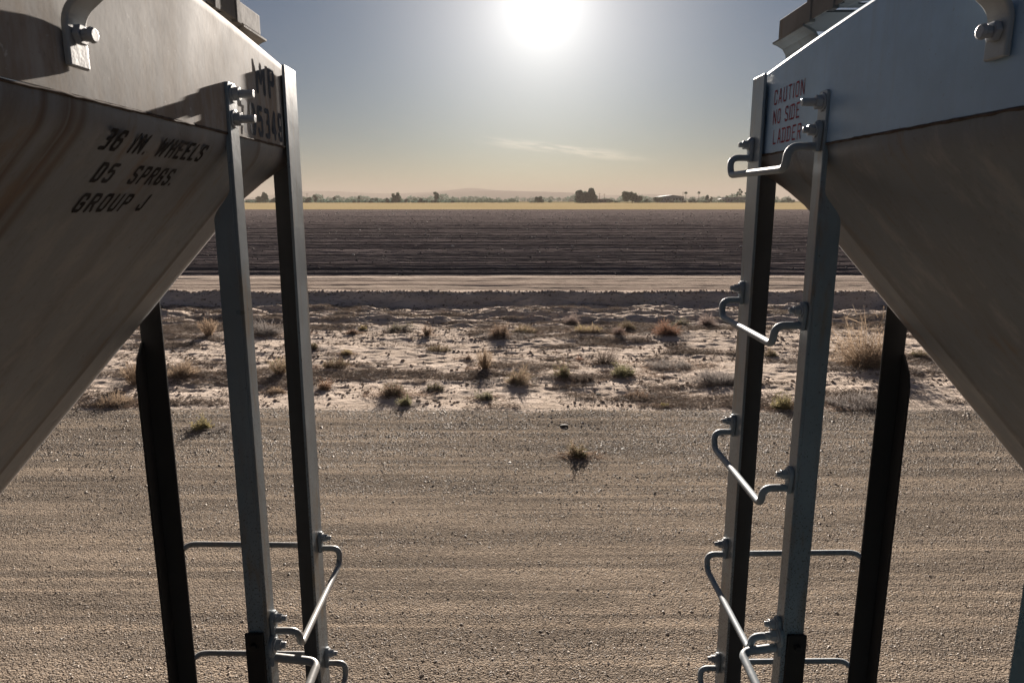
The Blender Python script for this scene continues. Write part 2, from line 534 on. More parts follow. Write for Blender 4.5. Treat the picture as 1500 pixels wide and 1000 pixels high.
def make_car(g, p):
    """g = +1: the car to the left (its end faces +x); -1: the car to the right"""
    xp = lambda y: p['plate_x'] + g * 0.014 * (2.25 - y) * p['toe']      # the end sheet toes in a little
    base = Vector((p['plate_x'], 0.75, 0.0))
    car = empty('hopper_car', base)
    tag(car, p['label'], 'railcar', 'covered hopper railcars')
    B = lambda mb, name, mat, par=car, bev=0.0: mb.build(name, mat, par, base if par is car else base, bev)
    ztop = lambda y: p['ztop'] + 0.0675 - 0.03 * (y - 0.75) ** 2
    zb = p['zbot']
    ys = [2.25 - 3.0 * k / 24 for k in range(25)]
    # --- end plate: vertical band, top rolled back over the roof
    mb = MB()
    prof = [(0, 0.0), (0, 0.6), (0, 1.0)]
    V, F = [], []
    roll = [(0.0, -1, 0), (0.0, 0, -0.012), (0.0, 0, 0.0), (0.0012, 0, 0.004), (0.004, 0, 0.007), (0.009, 0, 0.009), (0.10, 0, 0.012), (0.13, -1, 0.0)]
    for y in ys:
        zt = ztop(y) - 0.009
        for i, (dx, fl, dz) in enumerate(roll):
            z = zb if i == 0 else (zt + dz if i < 7 else zt - 0.03)
            V.append((xp(y) - g * dx, y, z))
    n = len(roll)
    for j in range(len(ys) - 1):
        for i in range(n - 1):
            F.append((j * n + i, j * n + i + 1, (j + 1) * n + i + 1, (j + 1) * n + i))
    mb.add(V, F, True)
    plate = B(mb, 'end_plate', M[p['plate']])
    md = plate.modifiers.new('solid', 'SOLIDIFY')
    md.thickness = 0.005
    md.offset = 0
    plate.modifiers.new('edge', 'EDGE_SPLIT').split_angle = R(50)
    # weld seam along the bottom of the band
    mb = MB()
    pts = []
    for k in range(150):
        y = 2.23 - 2.9 * k / 149
        pts.append((xp(y) + g * (0.001 + 0.0015 * random.random()), y, zb - 0.003 + 0.0018 * (random.random() - 0.5)))
    mb.sweep(pts, [0.0022 + 0.0012 * random.random() for _ in pts], 6)
    mb.build('weld_seam', M['weld'], plate, base)
    # --- slope sheet
    tilt = p['tilt']
    down = Vector((-g * math.cos(tilt), 0, -math.sin(tilt)))
    nrm = Vector((g * math.sin(tilt), 0, -math.cos(tilt)))
    L = 2.9
    rb = p['bend']                                              # the sheet leaves the band in a soft bend
    sw = math.pi / 2 - tilt
    La = rb * sw

    def spt(y, t):
        o = Vector((xp(y), y, zb - 0.004))
        if t < La:
            a = t / rb
            return o + Vector((-g * rb * (1 - math.cos(a)), 0, -rb * math.sin(a)))
        return o + Vector((-g * rb * (1 - math.cos(sw)), 0, -rb * math.sin(sw))) + down * (t - La)

    def snr(t):
        a = min(t, La) / rb
        return Vector((g * math.cos(a), 0, -math.sin(a)))

    prof = [(-0.75, 0.0), (0.4, 0.0), (1.2, 0.0), (1.6, 0.0), (1.92, 0.0), (1.935, 0.003), (1.95, 0.0), (2.05, -0.008), (2.13, -0.017), (2.175, -0.027), (2.20, -0.038), (2.21, -0.055)]
    nl = 30
    prof += [(y - (0.006 if k > 8 else 0.0), dn - 0.006) for k, (y, dn) in reversed(list(enumerate(prof)))]
    V, F = [], []
    for i in range(nl + 1):
        t = La * i / 10 if i <= 10 else La + (L - La) * (i - 10) / (nl - 10)
        for (y, dn) in prof:
            V.append(spt(y, t) + snr(t) * (dn * (0.04 + 0.96 * min(1.0, max(0.0, (t - La) / 0.16))) if dn < -0.0065 else dn))
    n = len(prof)
    for i in range(nl):
        for j in range(n):
            j2 = (j + 1) % n
            F.append((i * n + j, i * n + j2, (i + 1) * n + j2, (i + 1) * n + j))
    F += [tuple(range(n)), tuple(range(nl * n + n - 1, nl * n - 1, -1))]
    mb = MB()
    mb.add(V, F, True)
    slope = B(mb, 'slope_sheet', M[p['slope']])
    slope.modifiers.new('edge', 'EDGE_SPLIT').split_angle = R(60)
    # --- body above and behind (roof, far side, near side)
    xo = p['plate_x'] - g * 9.0
    mb = MB()
    V, F = [], []
    for y in ys:
        V += [(xp(y) - g * 0.11, y, ztop(y) - 0.012), (xo, y, ztop(y) - 0.012)]
    for j in range(len(ys) - 1):
        F.append((2 * j, 2 * j + 1, 2 * j + 3, 2 * j + 2))
    mb.add(V, F, True)
    B(mb, 'roof', M[p['plate']])
    for y, nm in ((2.222, 'side_sheet'), (-0.752, 'side_sheet')):
        e = spt(y, 2.9) - nrm * 0.085
        f = spt(y, La) - nrm * 0.085
        yy_ = y - 0.004 if y > 0 else y
        mb = MB()
        mb.prism([(xp(y) - g * 0.085, yy_, ztop(y) - 0.05), (f.x, yy_, f.z), (e.x, yy_, e.z), (xo, yy_, e.z), (xo, yy_, ztop(y) - 0.05)], (0, -0.006, 0))
        B(mb, nm, M[p['slope']])
    # --- end sill and bolster carrying the posts
    mb = MB()
    xs0, xs1 = sorted((p['plate_x'] + g * 0.06, p['plate_x'] - g * 0.16))
    mb.box(xs0, xs1, -0.8, 2.3, 0.92, 1.17)
    B(mb, 'end_sill', M['black_steel'], bev=0.004)
    xs0, xs1 = sorted((p['plate_x'] - g * 0.162, p['plate_x'] - g * 8.5))
    mb = MB()
    mb.box(xs0, xs1, 0.5, 1.0, 0.72, 1.15)
    B(mb, 'center_sill', M['black_steel'])
    mb = MB()
    mb.box(xs0, xs1, 2.12, 2.26, 0.95, 1.165)
    B(mb, 'side_sill', M['black_steel'])
    # truck with wheels
    xt = p['plate_x'] - g * 1.35
    for xw in (xt, xt - g * 1.7):
        mb = MB()
        mb.disc((xw, -0.25, 0.46), (0, 1, 0), 0.075, 2.0, 16)
        ax = B(mb, 'axle', M['black_steel'])
        for yw, s in ((0.0, 1), (1.5, -1)):
            mb = MB()
            mb.disc((xw, yw - 0.065, 0.46), (0, 1, 0), 0.457, 0.13, 40)
            mb.disc((xw, yw - 0.065 + s * 0.0 + (0.13 if s < 0 else -0.03) - (0.13 if s < 0 else 0) , 0.46), (0, 1, 0), 0.485, 0.03, 40)
            mb.build('wheel', M['black_steel'], ax, base)
    mb = MB()
    a, b_ = sorted((xt + g * 0.3, xt - g * 2.0))
    for yy in (-0.2, 1.64):
        mb.prism([(a, yy, 0.40), (b_, yy, 0.40), (b_, yy, 0.58), (b_ - 0.5, yy, 0.72), (a + 0.5, yy, 0.72), (a, yy, 0.58)], (0, 0.06, 0))
    mb.box((a + b_) / 2 - 0.2, (a + b_) / 2 + 0.2, -0.2, 1.7, 0.5, 0.715)
    B(mb, 'truck_frame', M['black_steel'])

    # --- ladder stiles -------------------------------------------------
    th = 0.0085
    xa = p['near_x']                                            # outer face of the near stile
    y0, y1 = p['near_y']
    bx = p['near_b']                                            # how far its web reaches back
    zt, zc = p['near_top'], p['cope']
    mb = MB()
    # flange facing the gap (a flat strap at the top, bolted to the end plate)
    pts = [(xa, y0, 1.17), (xa, y1, 1.17), (xa, y1, zt - 0.006), (xa, y1 - 0.006, zt), (xa, y0 + 0.006, zt), (xa, y0, zt - 0.006)]
    mb.prism(pts, (-g * th, 0, 0))
    # web facing the camera, coped where it passes the plate
    w0 = xa - g * th
    pts = [(w0, y0, 1.17)]
    pts += [(bx, y0, 1.17), (bx, y0, zc - 0.06)]
    kx = xa - g * 0.014
    for k in range(9):
        t = k / 8
        e = t * t * (3 - 2 * t)
        pts.append((bx + (kx - bx) * (1 - (1 - e) ** 1.0), y0, zc - 0.06 + 0.075 * t))
    pts += [(kx, y0, zt - 0.02), (w0, y0, zt - 0.02)]
    mb.prism(pts, (0, th, 0))
    near = B(mb, 'ladder_stile', M['stile'], bev=0.0018)
    # spacer and through bolts at the top
    mb = MB()
    s0, s1 = sorted((xa - g * (th + 0.0005), xp(y0) + g * 0.003))
    mb.box(s0, s1, y0 + 0.012, y1 - 0.004, zb + 0.02, zt - 0.03)
    mb.build('spacer', M['stile'], near, base)
    ym = (y0 + y1) / 2
    for z in p['near_bolts']:
        mb = MB()
        bolt(mb, (xa, ym, z), (g, 0, 0), 0.0125, 0.05)
        mb.build('bolt', M['bolt'], near, base, 0.0012)
    # far corner stile: an angle opening away from the light
    fx, (f0, f1), fb, ft = p['far_x'], p['far_y'], p['far_b'], p['far_top']
    mb = MB()
    mb.prism([(fx, f0, 1.17), (fx, f1, 1.17), (fx, f1, ft), (fx, f0, ft)], (-g * th, 0, 0))
    far = B(mb, 'corner_stile', M['stile'], bev=0.0018)
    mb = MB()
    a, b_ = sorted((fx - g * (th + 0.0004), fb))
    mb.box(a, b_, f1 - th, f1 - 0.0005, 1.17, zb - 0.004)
    mb.build('web', M['grime_shade'], far, base, 0.0018)  # shade inside the angle comes partly from this darker colour
    # fillet plate between corner stile and end plate
    mb = MB()
    k = sorted((fx - g * (th + 0.0005), xp(f1) - g * 0.001))
    mb.box(k[0], k[1], f1 - 0.012, f1 - 0.002, zb + 0.005, ft - 0.006)
    mb.build('gusset', M['stile'], far, base)
    # side ladder stile (dark)
    sx0, sx1, sc = p['side']
    mb = MB()
    zs = lambda x: zb - (abs(x - p['plate_x'])) * math.tan(tilt) + 0.05
    xin, xout = (sx1, sx0) if g > 0 else (sx0, sx1)             # nearer to / farther from the gap
    mb.prism([(xin, 2.25, 1.17), (xin, 2.25, zs(xin)), (xout, 2.25, zs(xout)), (xout, 2.25, 1.17)], (0, -th, 0))
    pts = [(xout, 2.2405, 1.17), (xout, 2.185, 1.17), (xout, 2.185, sc - 0.05), (xout, 2.20, sc), (xout, 2.236, sc + 0.05), (xout, 2.2405, sc + 0.05)]
    mb.prism(pts, (g * th, 0, 0))
    B(mb, 'side_stile', M['stile_dark'], bev=0.0018)
    # intermediate near post, mostly outside the frame
    mx, my0, my1 = p['mid']
    mb = MB()
    a, b_ = sorted((mx, mx - g * th))
    mb.box(a, b_, my0, my1, 1.17, zb + 0.12)
    a, b_ = sorted((mx - g * th, mx - g * 0.06))
    mb.box(a, b_, my0, my0 + th, 1.17, zb - 0.1)
    B(mb, 'end_post', M['mid_post'], bev=0.002)
    # black splice on the lower part of the near stile
    mb = MB()
    a, b_ = sorted((bx - g * 0.006, xa - g * 0.012))
    mb.box(a, b_, y0 - 0.011, y0 - 0.0012, 1.2, p['splice'])
    mb.disc(((a + b_) / 2 , y0 - 0.012, p['splice'] - 0.035), (0, -1, 0), 0.011, 0.012, 6)
    mb.disc(((a + b_) / 2, y0 - 0.012, p['splice'] - 0.16), (0, -1, 0), 0.011, 0.012, 6)
    mb.build('splice_plate', M['black_steel'], near, base, 0.002)

    # --- rungs -----------------------------------------------------------
    yf, yn = (f0 + f1) / 2 + 0.015, ym
    for i in p['rungs']:
        zk = p['rung_z'] - 0.4375 * i
        so = 0.073
        zr, zt_ = zk - 0.034, zk - 0.086
        xr = xa + g * so
        mb = MB()
        mb.sweep([(fx + g * 0.004, yf, zr), (xr, yf, zr), (xr, yf - 0.012, zt_), (xr, yn + 0.012, zt_), (xr, yn, zr), (xa + g * 0.004, yn, zr)], 0.0098, 12, 0.026)
        rung = B(mb, 'rung', M['rung_rusty' if p['rusty'] else 'rung'])
        for yy, xx in ((yf, fx), (yn, xa)):
            mb = MB()
            # forged foot: rounded tab against the stile
            pts = []
            for k in range(13):
                a_ = math.pi * k / 12
                pts.append((xx + g * 0.0005, yy + 0.019 * math.cos(a_), zk + 0.006 + 0.021 * math.sin(a_)))
            pts += [(xx + g * 0.0005, yy - 0.012, zr - 0.012), (xx + g * 0.0005, yy + 0.012, zr - 0.012)]
            mb.prism(pts, (g * 0.011, 0, 0))
            mb.build('foot', M['rung'], rung, base, 0.003)
            mb = MB()
            bolt(mb, (xx + g * 0.0115, yy, zk + 0.004), (g, 0, 0), 0.0098, 0.030)
            mb.build('bolt', M['bolt'], rung, base, 0.001)
    # lower handhold running from the near stile towards the camera
    zk = p['hold_z']
    mb = MB()
    xh = xa + g * p['hold_out']
    yh = y0 + 0.012
    mb.sweep([(xa + g * 0.004, yh, zk - 0.035), (xh, yh, zk - 0.05), (xh, yh - 0.44, zk - 0.075), (xa, yh - 0.44, zk - 0.04)], 0.0115, 12, 0.03)
    hold = B(mb, 'handhold', M['rung_rusty' if p['rusty'] else 'rung'])
    mb = MB()
    mb.disc((xa + g * 0.0005, yh, zk), (g, 0, 0), 0.030, 0.010, 18)
    mb.box(*sorted((xa + g * 0.0005, xa + g * 0.010)), yh - 0.016, yh + 0.016, zk - 0.055, zk)
    mb.build('foot', M['rung'], hold, base, 0.003)
    mb = MB()
    bolt(mb, (xa + g * 0.0105, yh, zk + 0.002), (g, 0, 0), 0.012, 0.03)
    mb.build('bolt', M['bolt'], hold, base, 0.001)
    # side ladder rods
    for z in p['rods']:
        mb = MB()
        xe = fb + g * 0.01
        mb.sweep([(xin - g * 0.004, 2.246, z - 0.006), (xin + g * 0.008, 2.266, z - 0.001), (xin + g * 0.03, 2.27, z), (xe - g * 0.01, 2.27, z - 0.004), (fx - g * 0.012, 2.256, z - 0.01)], 0.0096, 10, 0.012)
        B(mb, 'side_rung', M['rung_rusty' if p['rusty'] else 'rung'])

    # --- bracket with one big bolt, bent out towards the gap and up -------
    yb = p['brk_y']
    X = xp(yb)
    zb0, zk2 = p['brk_z']
    prof = [(0.004, zb0), (0.004, zk2)]
    for k in range(1, 7):
        a_ = k / 6 * R(52)
        prof.append((0.004 + 0.05 * (1 - math.cos(a_)), zk2 + 0.05 * math.sin(a_)))
    q = prof[-1]
    prof.append((q[0] + 0.12, q[1] + 0.096))
    t = 0.010
    ins = [(d + t, z - 0.0) if i < 2 else None for i, (d, z) in enumerate(prof)]
    outp = []
    for i, (d, z) in enumerate(prof):
        a = prof[max(i - 1, 0)]
        b_ = prof[min(i + 1, len(prof) - 1)]
        tx, tz = b_[0] - a[0], b_[1] - a[1]
        l = math.hypot(tx, tz)
        outp.append((d + tz / l * t, z - tx / l * t))
    poly = prof + outp[::-1]
    mb = MB()
    mb.prism([(X + g * d, yb - 0.025, z) for d, z in poly], (0, 0.050, 0))
    br = B(mb, 'bracket', M['bracket'], bev=0.003)
    mb = MB()
    mb.disc((X + g * 0.0145, yb - 0.002, p['brk_bolt']), (g, 0, 0), 0.016, 0.010, 6)
    mb.disc((X + g * 0.0245, yb - 0.002, p['brk_bolt']), (g, 0, 0), 0.0095, 0.010, 14)
    mb.disc((X + g * 0.0345, yb - 0.002, p['brk_bolt']), (g, 0, 0), 0.0125, 0.007, 14, r2=0.0105)
    mb.build('bolt', M['bolt'], br, base, 0.0015)

    # --- running board on the roof ---------------------------------------
    ye, yst, zr = p['board']
    xg = p['plate_x'] + g * -0.015
    # bent support sheet below the board
    prof = [(-0.045, -0.115), (-0.045, -0.075), (-0.040, -0.052), (-0.030, -0.036), (-0.012, -0.026), (0.0, -0.022), (0.0, -0.017), (-0.014, -0.020), (-0.034, -0.030), (-0.046, -0.048), (-0.050, -0.075), (-0.050, -0.115)]
    cz = lambda y: zr
    for (ya, yb_) in ((ye, yst + 0.03), (0.6, 0.35)):
        mb = MB()
        V, F = [], []
        n = len(prof)
        m_ = 10
        for j in range(m_ + 1):
            y = ya + (yb_ - ya) * j / m_
            V += [(xg + g * d, y, cz(y) + z) for d, z in prof]
        for j in range(m_):
            for i in range(n):
                i2 = (i + 1) % n
                F.append((j * n + i, j * n + i2, (j + 1) * n + i2, (j + 1) * n + i))
        F += [tuple(range(n)), tuple(range(m_ * n + n - 1, m_ * n - 1, -1))]
        mb.add(V, F)
        B(mb, 'board_support', M['galv'])
    # the board: channel edge and a perforated tread
    mb = MB()
    x1 = xg - g * 0.005
    V, F = [], []
    a, b_ = sorted((x1, x1 - g * 0.008))
    for (ya, yb_) in ((ye - 0.03, yst + 0.01), (yst, 0.9), (0.89, -0.7)):
        mb.add([(a, ya, cz(ya) - 0.014), (b_, ya, cz(ya) - 0.014), (b_, ya, cz(ya) + 0.038), (a, ya, cz(ya) + 0.038),
                (a, yb_, cz(yb_) - 0.014), (b_, yb_, cz(yb_) - 0.014), (b_, yb_, cz(yb_) + 0.038), (a, yb_, cz(yb_) + 0.038)],
               [(0, 1, 2, 3), (7, 6, 5, 4), (0, 4, 5, 1), (1, 5, 6, 2), (2, 6, 7, 3), (3, 7, 4, 0)])
    for yv in (yst + 0.005, yst - 0.13, 1.55, 1.2):
        zc_ = cz(yv)
        mb.box(*sorted((x1 + g * 0.004, x1 - g * 0.012)), yv - 0.014, yv + 0.014, zc_ - 0.02, zc_ + 0.042)
    board = B(mb, 'running_board', M['galv'], bev=0.002)
    mb = MB()
    pitch = 0.075
    nx_, ny_ = 4, 16
    for i in range(nx_):
        for j in range(ny_):
            cx = x1 - g * (0.012 + pitch * (i + 0.5))
            cy = yst - pitch * (j + 0.5)
            z0 = cz(cy) + 0.016
            h = pitch / 2
            r0 = 0.021
            sq = [(1, 0), (1, 1), (0, 1), (-1, 1), (-1, 0), (-1, -1), (0, -1), (1, -1)]
            V = []
            for dz in (0, 0.004):
                V += [(cx + a_ * h, cy + b2 * h, z0 + dz) for a_, b2 in sq]
                V += [(cx + r0 * math.cos(k * math.pi / 4), cy + r0 * 0.75 * math.sin(k * math.pi / 4), z0 + dz + 0.003) for k in range(8)]
            F = []
            for k in range(8):
                k2 = (k + 1) % 8
                F += [(k, k2, 8 + k2, 8 + k), (16 + k2, 16 + k, 24 + k, 24 + k2), (8 + k, 8 + k2, 24 + k2, 24 + k)]
            mb.add(V, F)
    mb.build('tread', M['grime_shade'], board, base)  # dark colour stands for the tread's shaded underside
    # solid end of the board
    mb = MB()
    mb.box(*sorted((x1 - g * 0.010, x1 - g * 0.31)), yst + 0.002, ye - 0.035, cz(ye) + 0.006, cz(ye) + 0.012)
    mb.build('end_cap', M['grime_shade'], board, base)  # underside shade painted in with the same darker colour

    # --- lettering ---------------------------------------------------------
    for (txt, y_start, z_base, w, h, mat, where, y_sign, bold) in p['text']:
        if where == 'plate':
            o = (xp(y_start) + g * 0.003, y_start, z_base)
            rt = Vector((xp(y_start + y_sign) - xp(y_start), y_sign, 0))
            up = (0, 0, 1)
        else:
            tt = La + (zb - 0.004 - rb * math.sin(sw) - z_base) / math.sin(tilt)
            P = spt(y_start, tt) + nrm * 0.0
            o, rt, up = P, Vector((xp(y_start + y_sign) - xp(y_start), y_sign, 0)), -down
        lettering(txt, car, base, o, rt, up, w, h, M[mat], bold)
    return car


M['mid_post'] = paint('mid_post', (0.05, 0.17, 0.24), rust=0.1, rough=0.5)
M['bracket'] = paint('bracket_paint', (0.36, 0.38, 0.38), rust=0.4, rough=0.4)

make_car(+1, dict(
    plate_x=-0.6735, toe=0.5, ztop=3.482, zbot=3.258, tilt=R(47.6), bend=0.085, plate='plate_warm', slope='slope_warm',
    near_x=-0.660, near_y=(1.715, 1.769), near_b=-0.716, near_top=3.372, cope=3.115, near_bolts=(3.347, 3.290),
    far_x=-0.656, far_y=(2.14, 2.25), far_b=-0.741, far_top=3.484,
    side=(-1.206, -1.135, 2.60), mid=(-0.69, 0.78, 0.835), splice=1.955,
    rungs=(3, 4), rung_z=3.287, rusty=True, hold_z=1.905, hold_out=0.125, rods=(1.925, 1.50),
    brk_y=1.125, brk_z=(3.296, 3.353), brk_bolt=3.343, board=(2.10, 1.90, 3.560),
    label='dusty tan hopper railcar marked 36 IN. WHEELS, sunlit along its end band',
    text=[('36 IN. WHEELS', 1.222, 3.185, 0.395, 0.047, 'ink_black', 'slope', 1, 0.165),
          ('D5  SPRGS.', 1.272, 3.132, 0.30, 0.047, 'ink_black', 'slope', 1, 0.165),
          ('GROUP J', 1.285, 3.079, 0.248, 0.047, 'ink_black', 'slope', 1, 0.165),
          ('MP', 1.930, 3.376, 0.155, 0.088, 'ink_grey', 'plate', 1, 0.19),
          ('705349', 1.812, 3.266, 0.322, 0.080, 'ink_grey', 'plate', 1, 0.19)]))
make_car(-1, dict(
    plate_x=0.7515, toe=0.3, ztop=3.464, zbot=3.236, tilt=R(47.4), bend=0.085, plate='plate_sky_tint', slope='slope_grey',
    near_x=0.740, near_y=(1.730, 1.779), near_b=0.798, near_top=3.357, cope=3.11, near_bolts=(3.330,),
    far_x=0.732, far_y=(2.15, 2.25), far_b=0.823, far_top=3.462,
    side=(1.210, 1.281, 2.56), mid=(0.76, 0.90, 0.955), splice=1.94,
    rungs=(0, 1, 2, 3, 4), rung_z=3.262, rusty=False, hold_z=1.925, hold_out=0.105, rods=(1.893, 1.468),
    brk_y=1.135, brk_z=(3.311, 3.362), brk_bolt=3.350, board=(2.20, 1.95, 3.572),
    label='grey hopper railcar, tinted blue for reflected sky, with a full end ladder and red CAUTION NO SIDE LADDER lettering',
    text=[('CAUTION', 2.100, 3.366, 0.215, 0.040, 'ink_red', 'plate', -1, 0.105),
          ('NO SIDE', 2.098, 3.312, 0.190, 0.040, 'ink_red', 'plate', -1, 0.105),
          ('LADDER', 2.088, 3.257, 0.200, 0.040, 'ink_red', 'plate', -1, 0.105)]))


# ------------------------------------------------------------------ the land
def border(x):                                     # gravel meets sand
    return 10.25 + 0.5 * (fbm(np.asarray(x) * 0.5, 0.5, 31, 3) - 0.5) + 0.25 * (fbm(np.asarray(x) * 2.5, 0.2, 32, 2) - 0.5)


def bank(x):
    return 20.95 + 0.5 * (fbm(np.asarray(x) * 0.25, 3.1, 41, 3) - 0.5) + 0.2 * (fbm(np.asarray(x) * 1.5, 7.7, 42, 2) - 0.5)


def h_land(x, y):
    x = np.asarray(x, float)
    y = np.asarray(y, float)
    s = sst(9.9, 11.6, y)
    h = s * (0.11 * (fbm(x * 0.45, y * 0.55, 1) - 0.5) + 0.065 * (fbm(x * 1.5, y * 2.6, 2) - 0.5) + 0.055 * (fbm(x * 5, y * 9, 3, 3) - 0.5))
    k = sst(16.8, 18.6, y) * (1 - sst(20.6, 21.2, y))
    h = h + k * (0.40 * (fbm(x * 0.5, y * 1.9, 4, 5) - 0.5) + 0.22 * (fbm(x * 1.6, y * 3.4, 14, 4) - 0.5) + 0.06 * np.abs(fbm(x * 3, y * 6, 5) - 0.5))
    b = bank(x)
    r = sst(0, 1, (y - b) / 0.75)
    road = 0.28 + 0.05 * (fbm(x * 0.8, y * 3.0, 6) - 0.5) + 0.05 * np.exp(-((y - b - 0.9) / 0.35) ** 2) * (0.6 + fbm(x * 1.2, y, 7))
    tr = 0
    for yc, w in ((23.0, 0.18), (23.9, 0.12), (25.2, 0.18), (26.0, 0.12)):
        tr = tr + np.exp(-((y - yc - 0.2 * (vnoise(x * 0.1, yc, 8) - 0.5)) / w) ** 2) * (0.02 + 0.02 * vnoise(x * 0.7, yc, 9))
    h = h * (1 - r) + r * (road - tr)
    e = np.exp(-((y - b - 0.45) / 0.5) ** 2)
    h = h + e * (0.15 * (fbm(x * 2.0, y * 3.0, 10, 4) - 0.5))
    return h


def zone_sheet(name, y0, y1, ny, xf, nx, mat, hf, geometric=False, pad=2.0):
    t = np.linspace(0, 1, ny)
    yy = y0 * (y1 / y0) ** t if geometric else y0 + (y1 - y0) * t
    u = np.linspace(-1, 1, nx)
    X = u[None, :] * (xf * yy[:, None] + pad)
    Y = np.repeat(yy[:, None], nx, 1)
    o = link(name, grid_mesh(name, X, Y, hf(X, Y)), mat)
    return tag(o, kind='structure')


def mat_gravel():
    m, N, b, pos = material('gravel_bed')
    n1 = N.noise(N.scaled(pos, (0.35, 3.2, 1)), 1.0, 6.0, 0.6)
    n2 = N.noise(pos, 26.0, 4.0, 0.7)
    vo = N.n('ShaderNodeTexVoronoi', {'Vector': pos, 'Scale': 75.0}).outputs
    c = N.mix(N.smooth(n1, 0.36, 0.66), (0.16, 0.132, 0.106, 1), (0.34, 0.275, 0.215, 1))
    n5 = N.noise(N.scaled(pos, (0.12, 9.0, 1)), 1.0, 3.0, 0.6)
    c = N.mix(N.m('MULTIPLY', N.smooth(n5, 0.53, 0.66), 0.8), c, (0.42, 0.335, 0.255, 1))
    c = N.mix(N.m('MULTIPLY', N.smooth(n5, 0.47, 0.36), 0.6), c, (0.105, 0.088, 0.075, 1))
    c = N.mix(N.m('MULTIPLY', N.smooth(n2, 0.4, 0.75), 0.6), c, (0.09, 0.078, 0.07, 1))
    c = N.mix(0.35, c, N.ramp(N.n('ShaderNodeSeparateColor', {0: vo[1]}).outputs[0], [(0, (0.05, 0.045, 0.042)), (0.6, (0.17, 0.145, 0.12)), (1, (0.36, 0.31, 0.255))]))
    h = N.m('ADD', N.m('MULTIPLY', vo[0], -0.7), n2)
    setb(N, b, Base_Color=c, Roughness=0.95, Normal=bump(N, h, 0.9, 0.02), Specular_IOR_Level=0.0)
    return m


def mat_sand():
    m, N, b, pos = material('pale_sand')
    n1 = N.noise(N.scaled(pos, (0.7, 1.5, 1)), 1.0, 6.0, 0.62)
    n2 = N.noise(N.scaled(pos, (5, 11, 5)), 1.0, 6.0, 0.68)
    n3 = N.noise(pos, 60.0, 4.0, 0.7)
    c = N.mix(N.smooth(n1, 0.38, 0.66), (0.62, 0.525, 0.45, 1), (0.50, 0.415, 0.345, 1))
    c = N.mix(N.m('MULTIPLY', N.smooth(n2, 0.52, 0.68), 0.75), c, (0.20, 0.155, 0.12, 1))
    h = N.m('ADD', N.m('MULTIPLY', n2, 1.0), N.m('MULTIPLY', n3, 0.35))
    setb(N, b, Base_Color=c, Roughness=0.95, Normal=bump(N, h, 0.8, 0.06), Specular_IOR_Level=0.0)
    return m


def mat_road():
    m, N, b, pos = material('dirt_road')
    n1 = N.noise(N.scaled(pos, (0.10, 3.2, 1)), 1.0, 6.0, 0.6)
    n2 = N.noise(N.scaled(pos, (2.5, 9, 5)), 1.0, 5.0, 0.65)
    c = N.mix(N.smooth(n1, 0.36, 0.64), (0.27, 0.225, 0.195, 1), (0.56, 0.47, 0.40, 1))
    yy = N.m('ADD', N.n('ShaderNodeSeparateXYZ', {0: pos}).outputs[1], N.m('MULTIPLY', N.m('SUBTRACT', N.noise(N.scaled(pos, (0.5, 0.5, 0)), 1.0, 4.0), 0.5), 0.9))
    hard = N.m('MULTIPLY', N.smooth(yy, 22.1, 22.8), N.m('SUBTRACT', 1.0, N.smooth(yy, 25.6, 26.3)))
    c = N.mix(N.m('MULTIPLY', hard, 0.75), c, N.mix(N.smooth(n1, 0.4, 0.6), (0.22, 0.175, 0.15, 1), (0.33, 0.27, 0.225, 1)))
    c = N.mix(N.m('MULTIPLY', N.smooth(n2, 0.5, 0.7), 0.5), c, (0.21, 0.165, 0.135, 1))
    setb(N, b, Base_Color=c, Roughness=0.95, Normal=bump(N, n2, 0.7, 0.07), Specular_IOR_Level=0.0)
    return m


def mat_field():
    m, N, b, pos = material('dark_tilled_soil')
    n1 = N.noise(N.scaled(pos, (0.05, 0.8, 1)), 1.0, 6.0, 0.68)
    n2 = N.noise(N.scaled(pos, (1.6, 3.6, 2)), 1.0, 6.0, 0.7)
    n4 = N.noise(N.scaled(pos, (0.02, 0.17, 1)), 1.0, 4.0, 0.6)
    c = N.mix(N.smooth(n1, 0.35, 0.68), (0.088, 0.073, 0.073, 1), (0.185, 0.153, 0.148, 1))
    c = N.mix(N.m('MULTIPLY', N.smooth(n2, 0.45, 0.72), 0.5), c, (0.20, 0.18, 0.175, 1))
    c = N.mix(N.m('MULTIPLY', N.smooth(n4, 0.5, 0.7), 0.45), c, (0.060, 0.056, 0.058, 1))
    h = N.m('ADD', N.m('MULTIPLY', n2, 0.8), N.m('MULTIPLY', n1, 0.6))
    setb(N, b, Base_Color=c, Roughness=0.95, Normal=bump(N, h, 0.7, 0.15), Specular_IOR_Level=0.0)
    return m


def mat_stubble():
    m, N, b, pos = material('stubble')
    n1 = N.noise(N.scaled(pos, (0.03, 0.12, 1)), 1.0, 5.0, 0.6)
    n2 = N.noise(N.scaled(pos, (0.35, 0.8, 1)), 1.0, 5.0, 0.7)
    c = N.mix(N.smooth(n1, 0.35, 0.66), (0.36, 0.28, 0.155, 1), (0.43, 0.345, 0.205, 1))
    c = N.mix(N.m('MULTIPLY', N.smooth(n2, 0.45, 0.7), 0.5), c, (0.29, 0.245, 0.13, 1))
    setb(N, b, Base_Color=c, Roughness=0.95, Specular_IOR_Level=0.0)
    return m


def mat_plain(name, a, bb):
    m, N, b, pos = material(name)
    n1 = N.noise(N.scaled(pos, (0.01, 0.03, 0.02)), 1.0, 6.0, 0.62)
    setb(N, b, Base_Color=N.mix(N.smooth(n1, 0.35, 0.66), (*a, 1), (*bb, 1)), Roughness=0.95, Specular_IOR_Level=0.0)
    return m


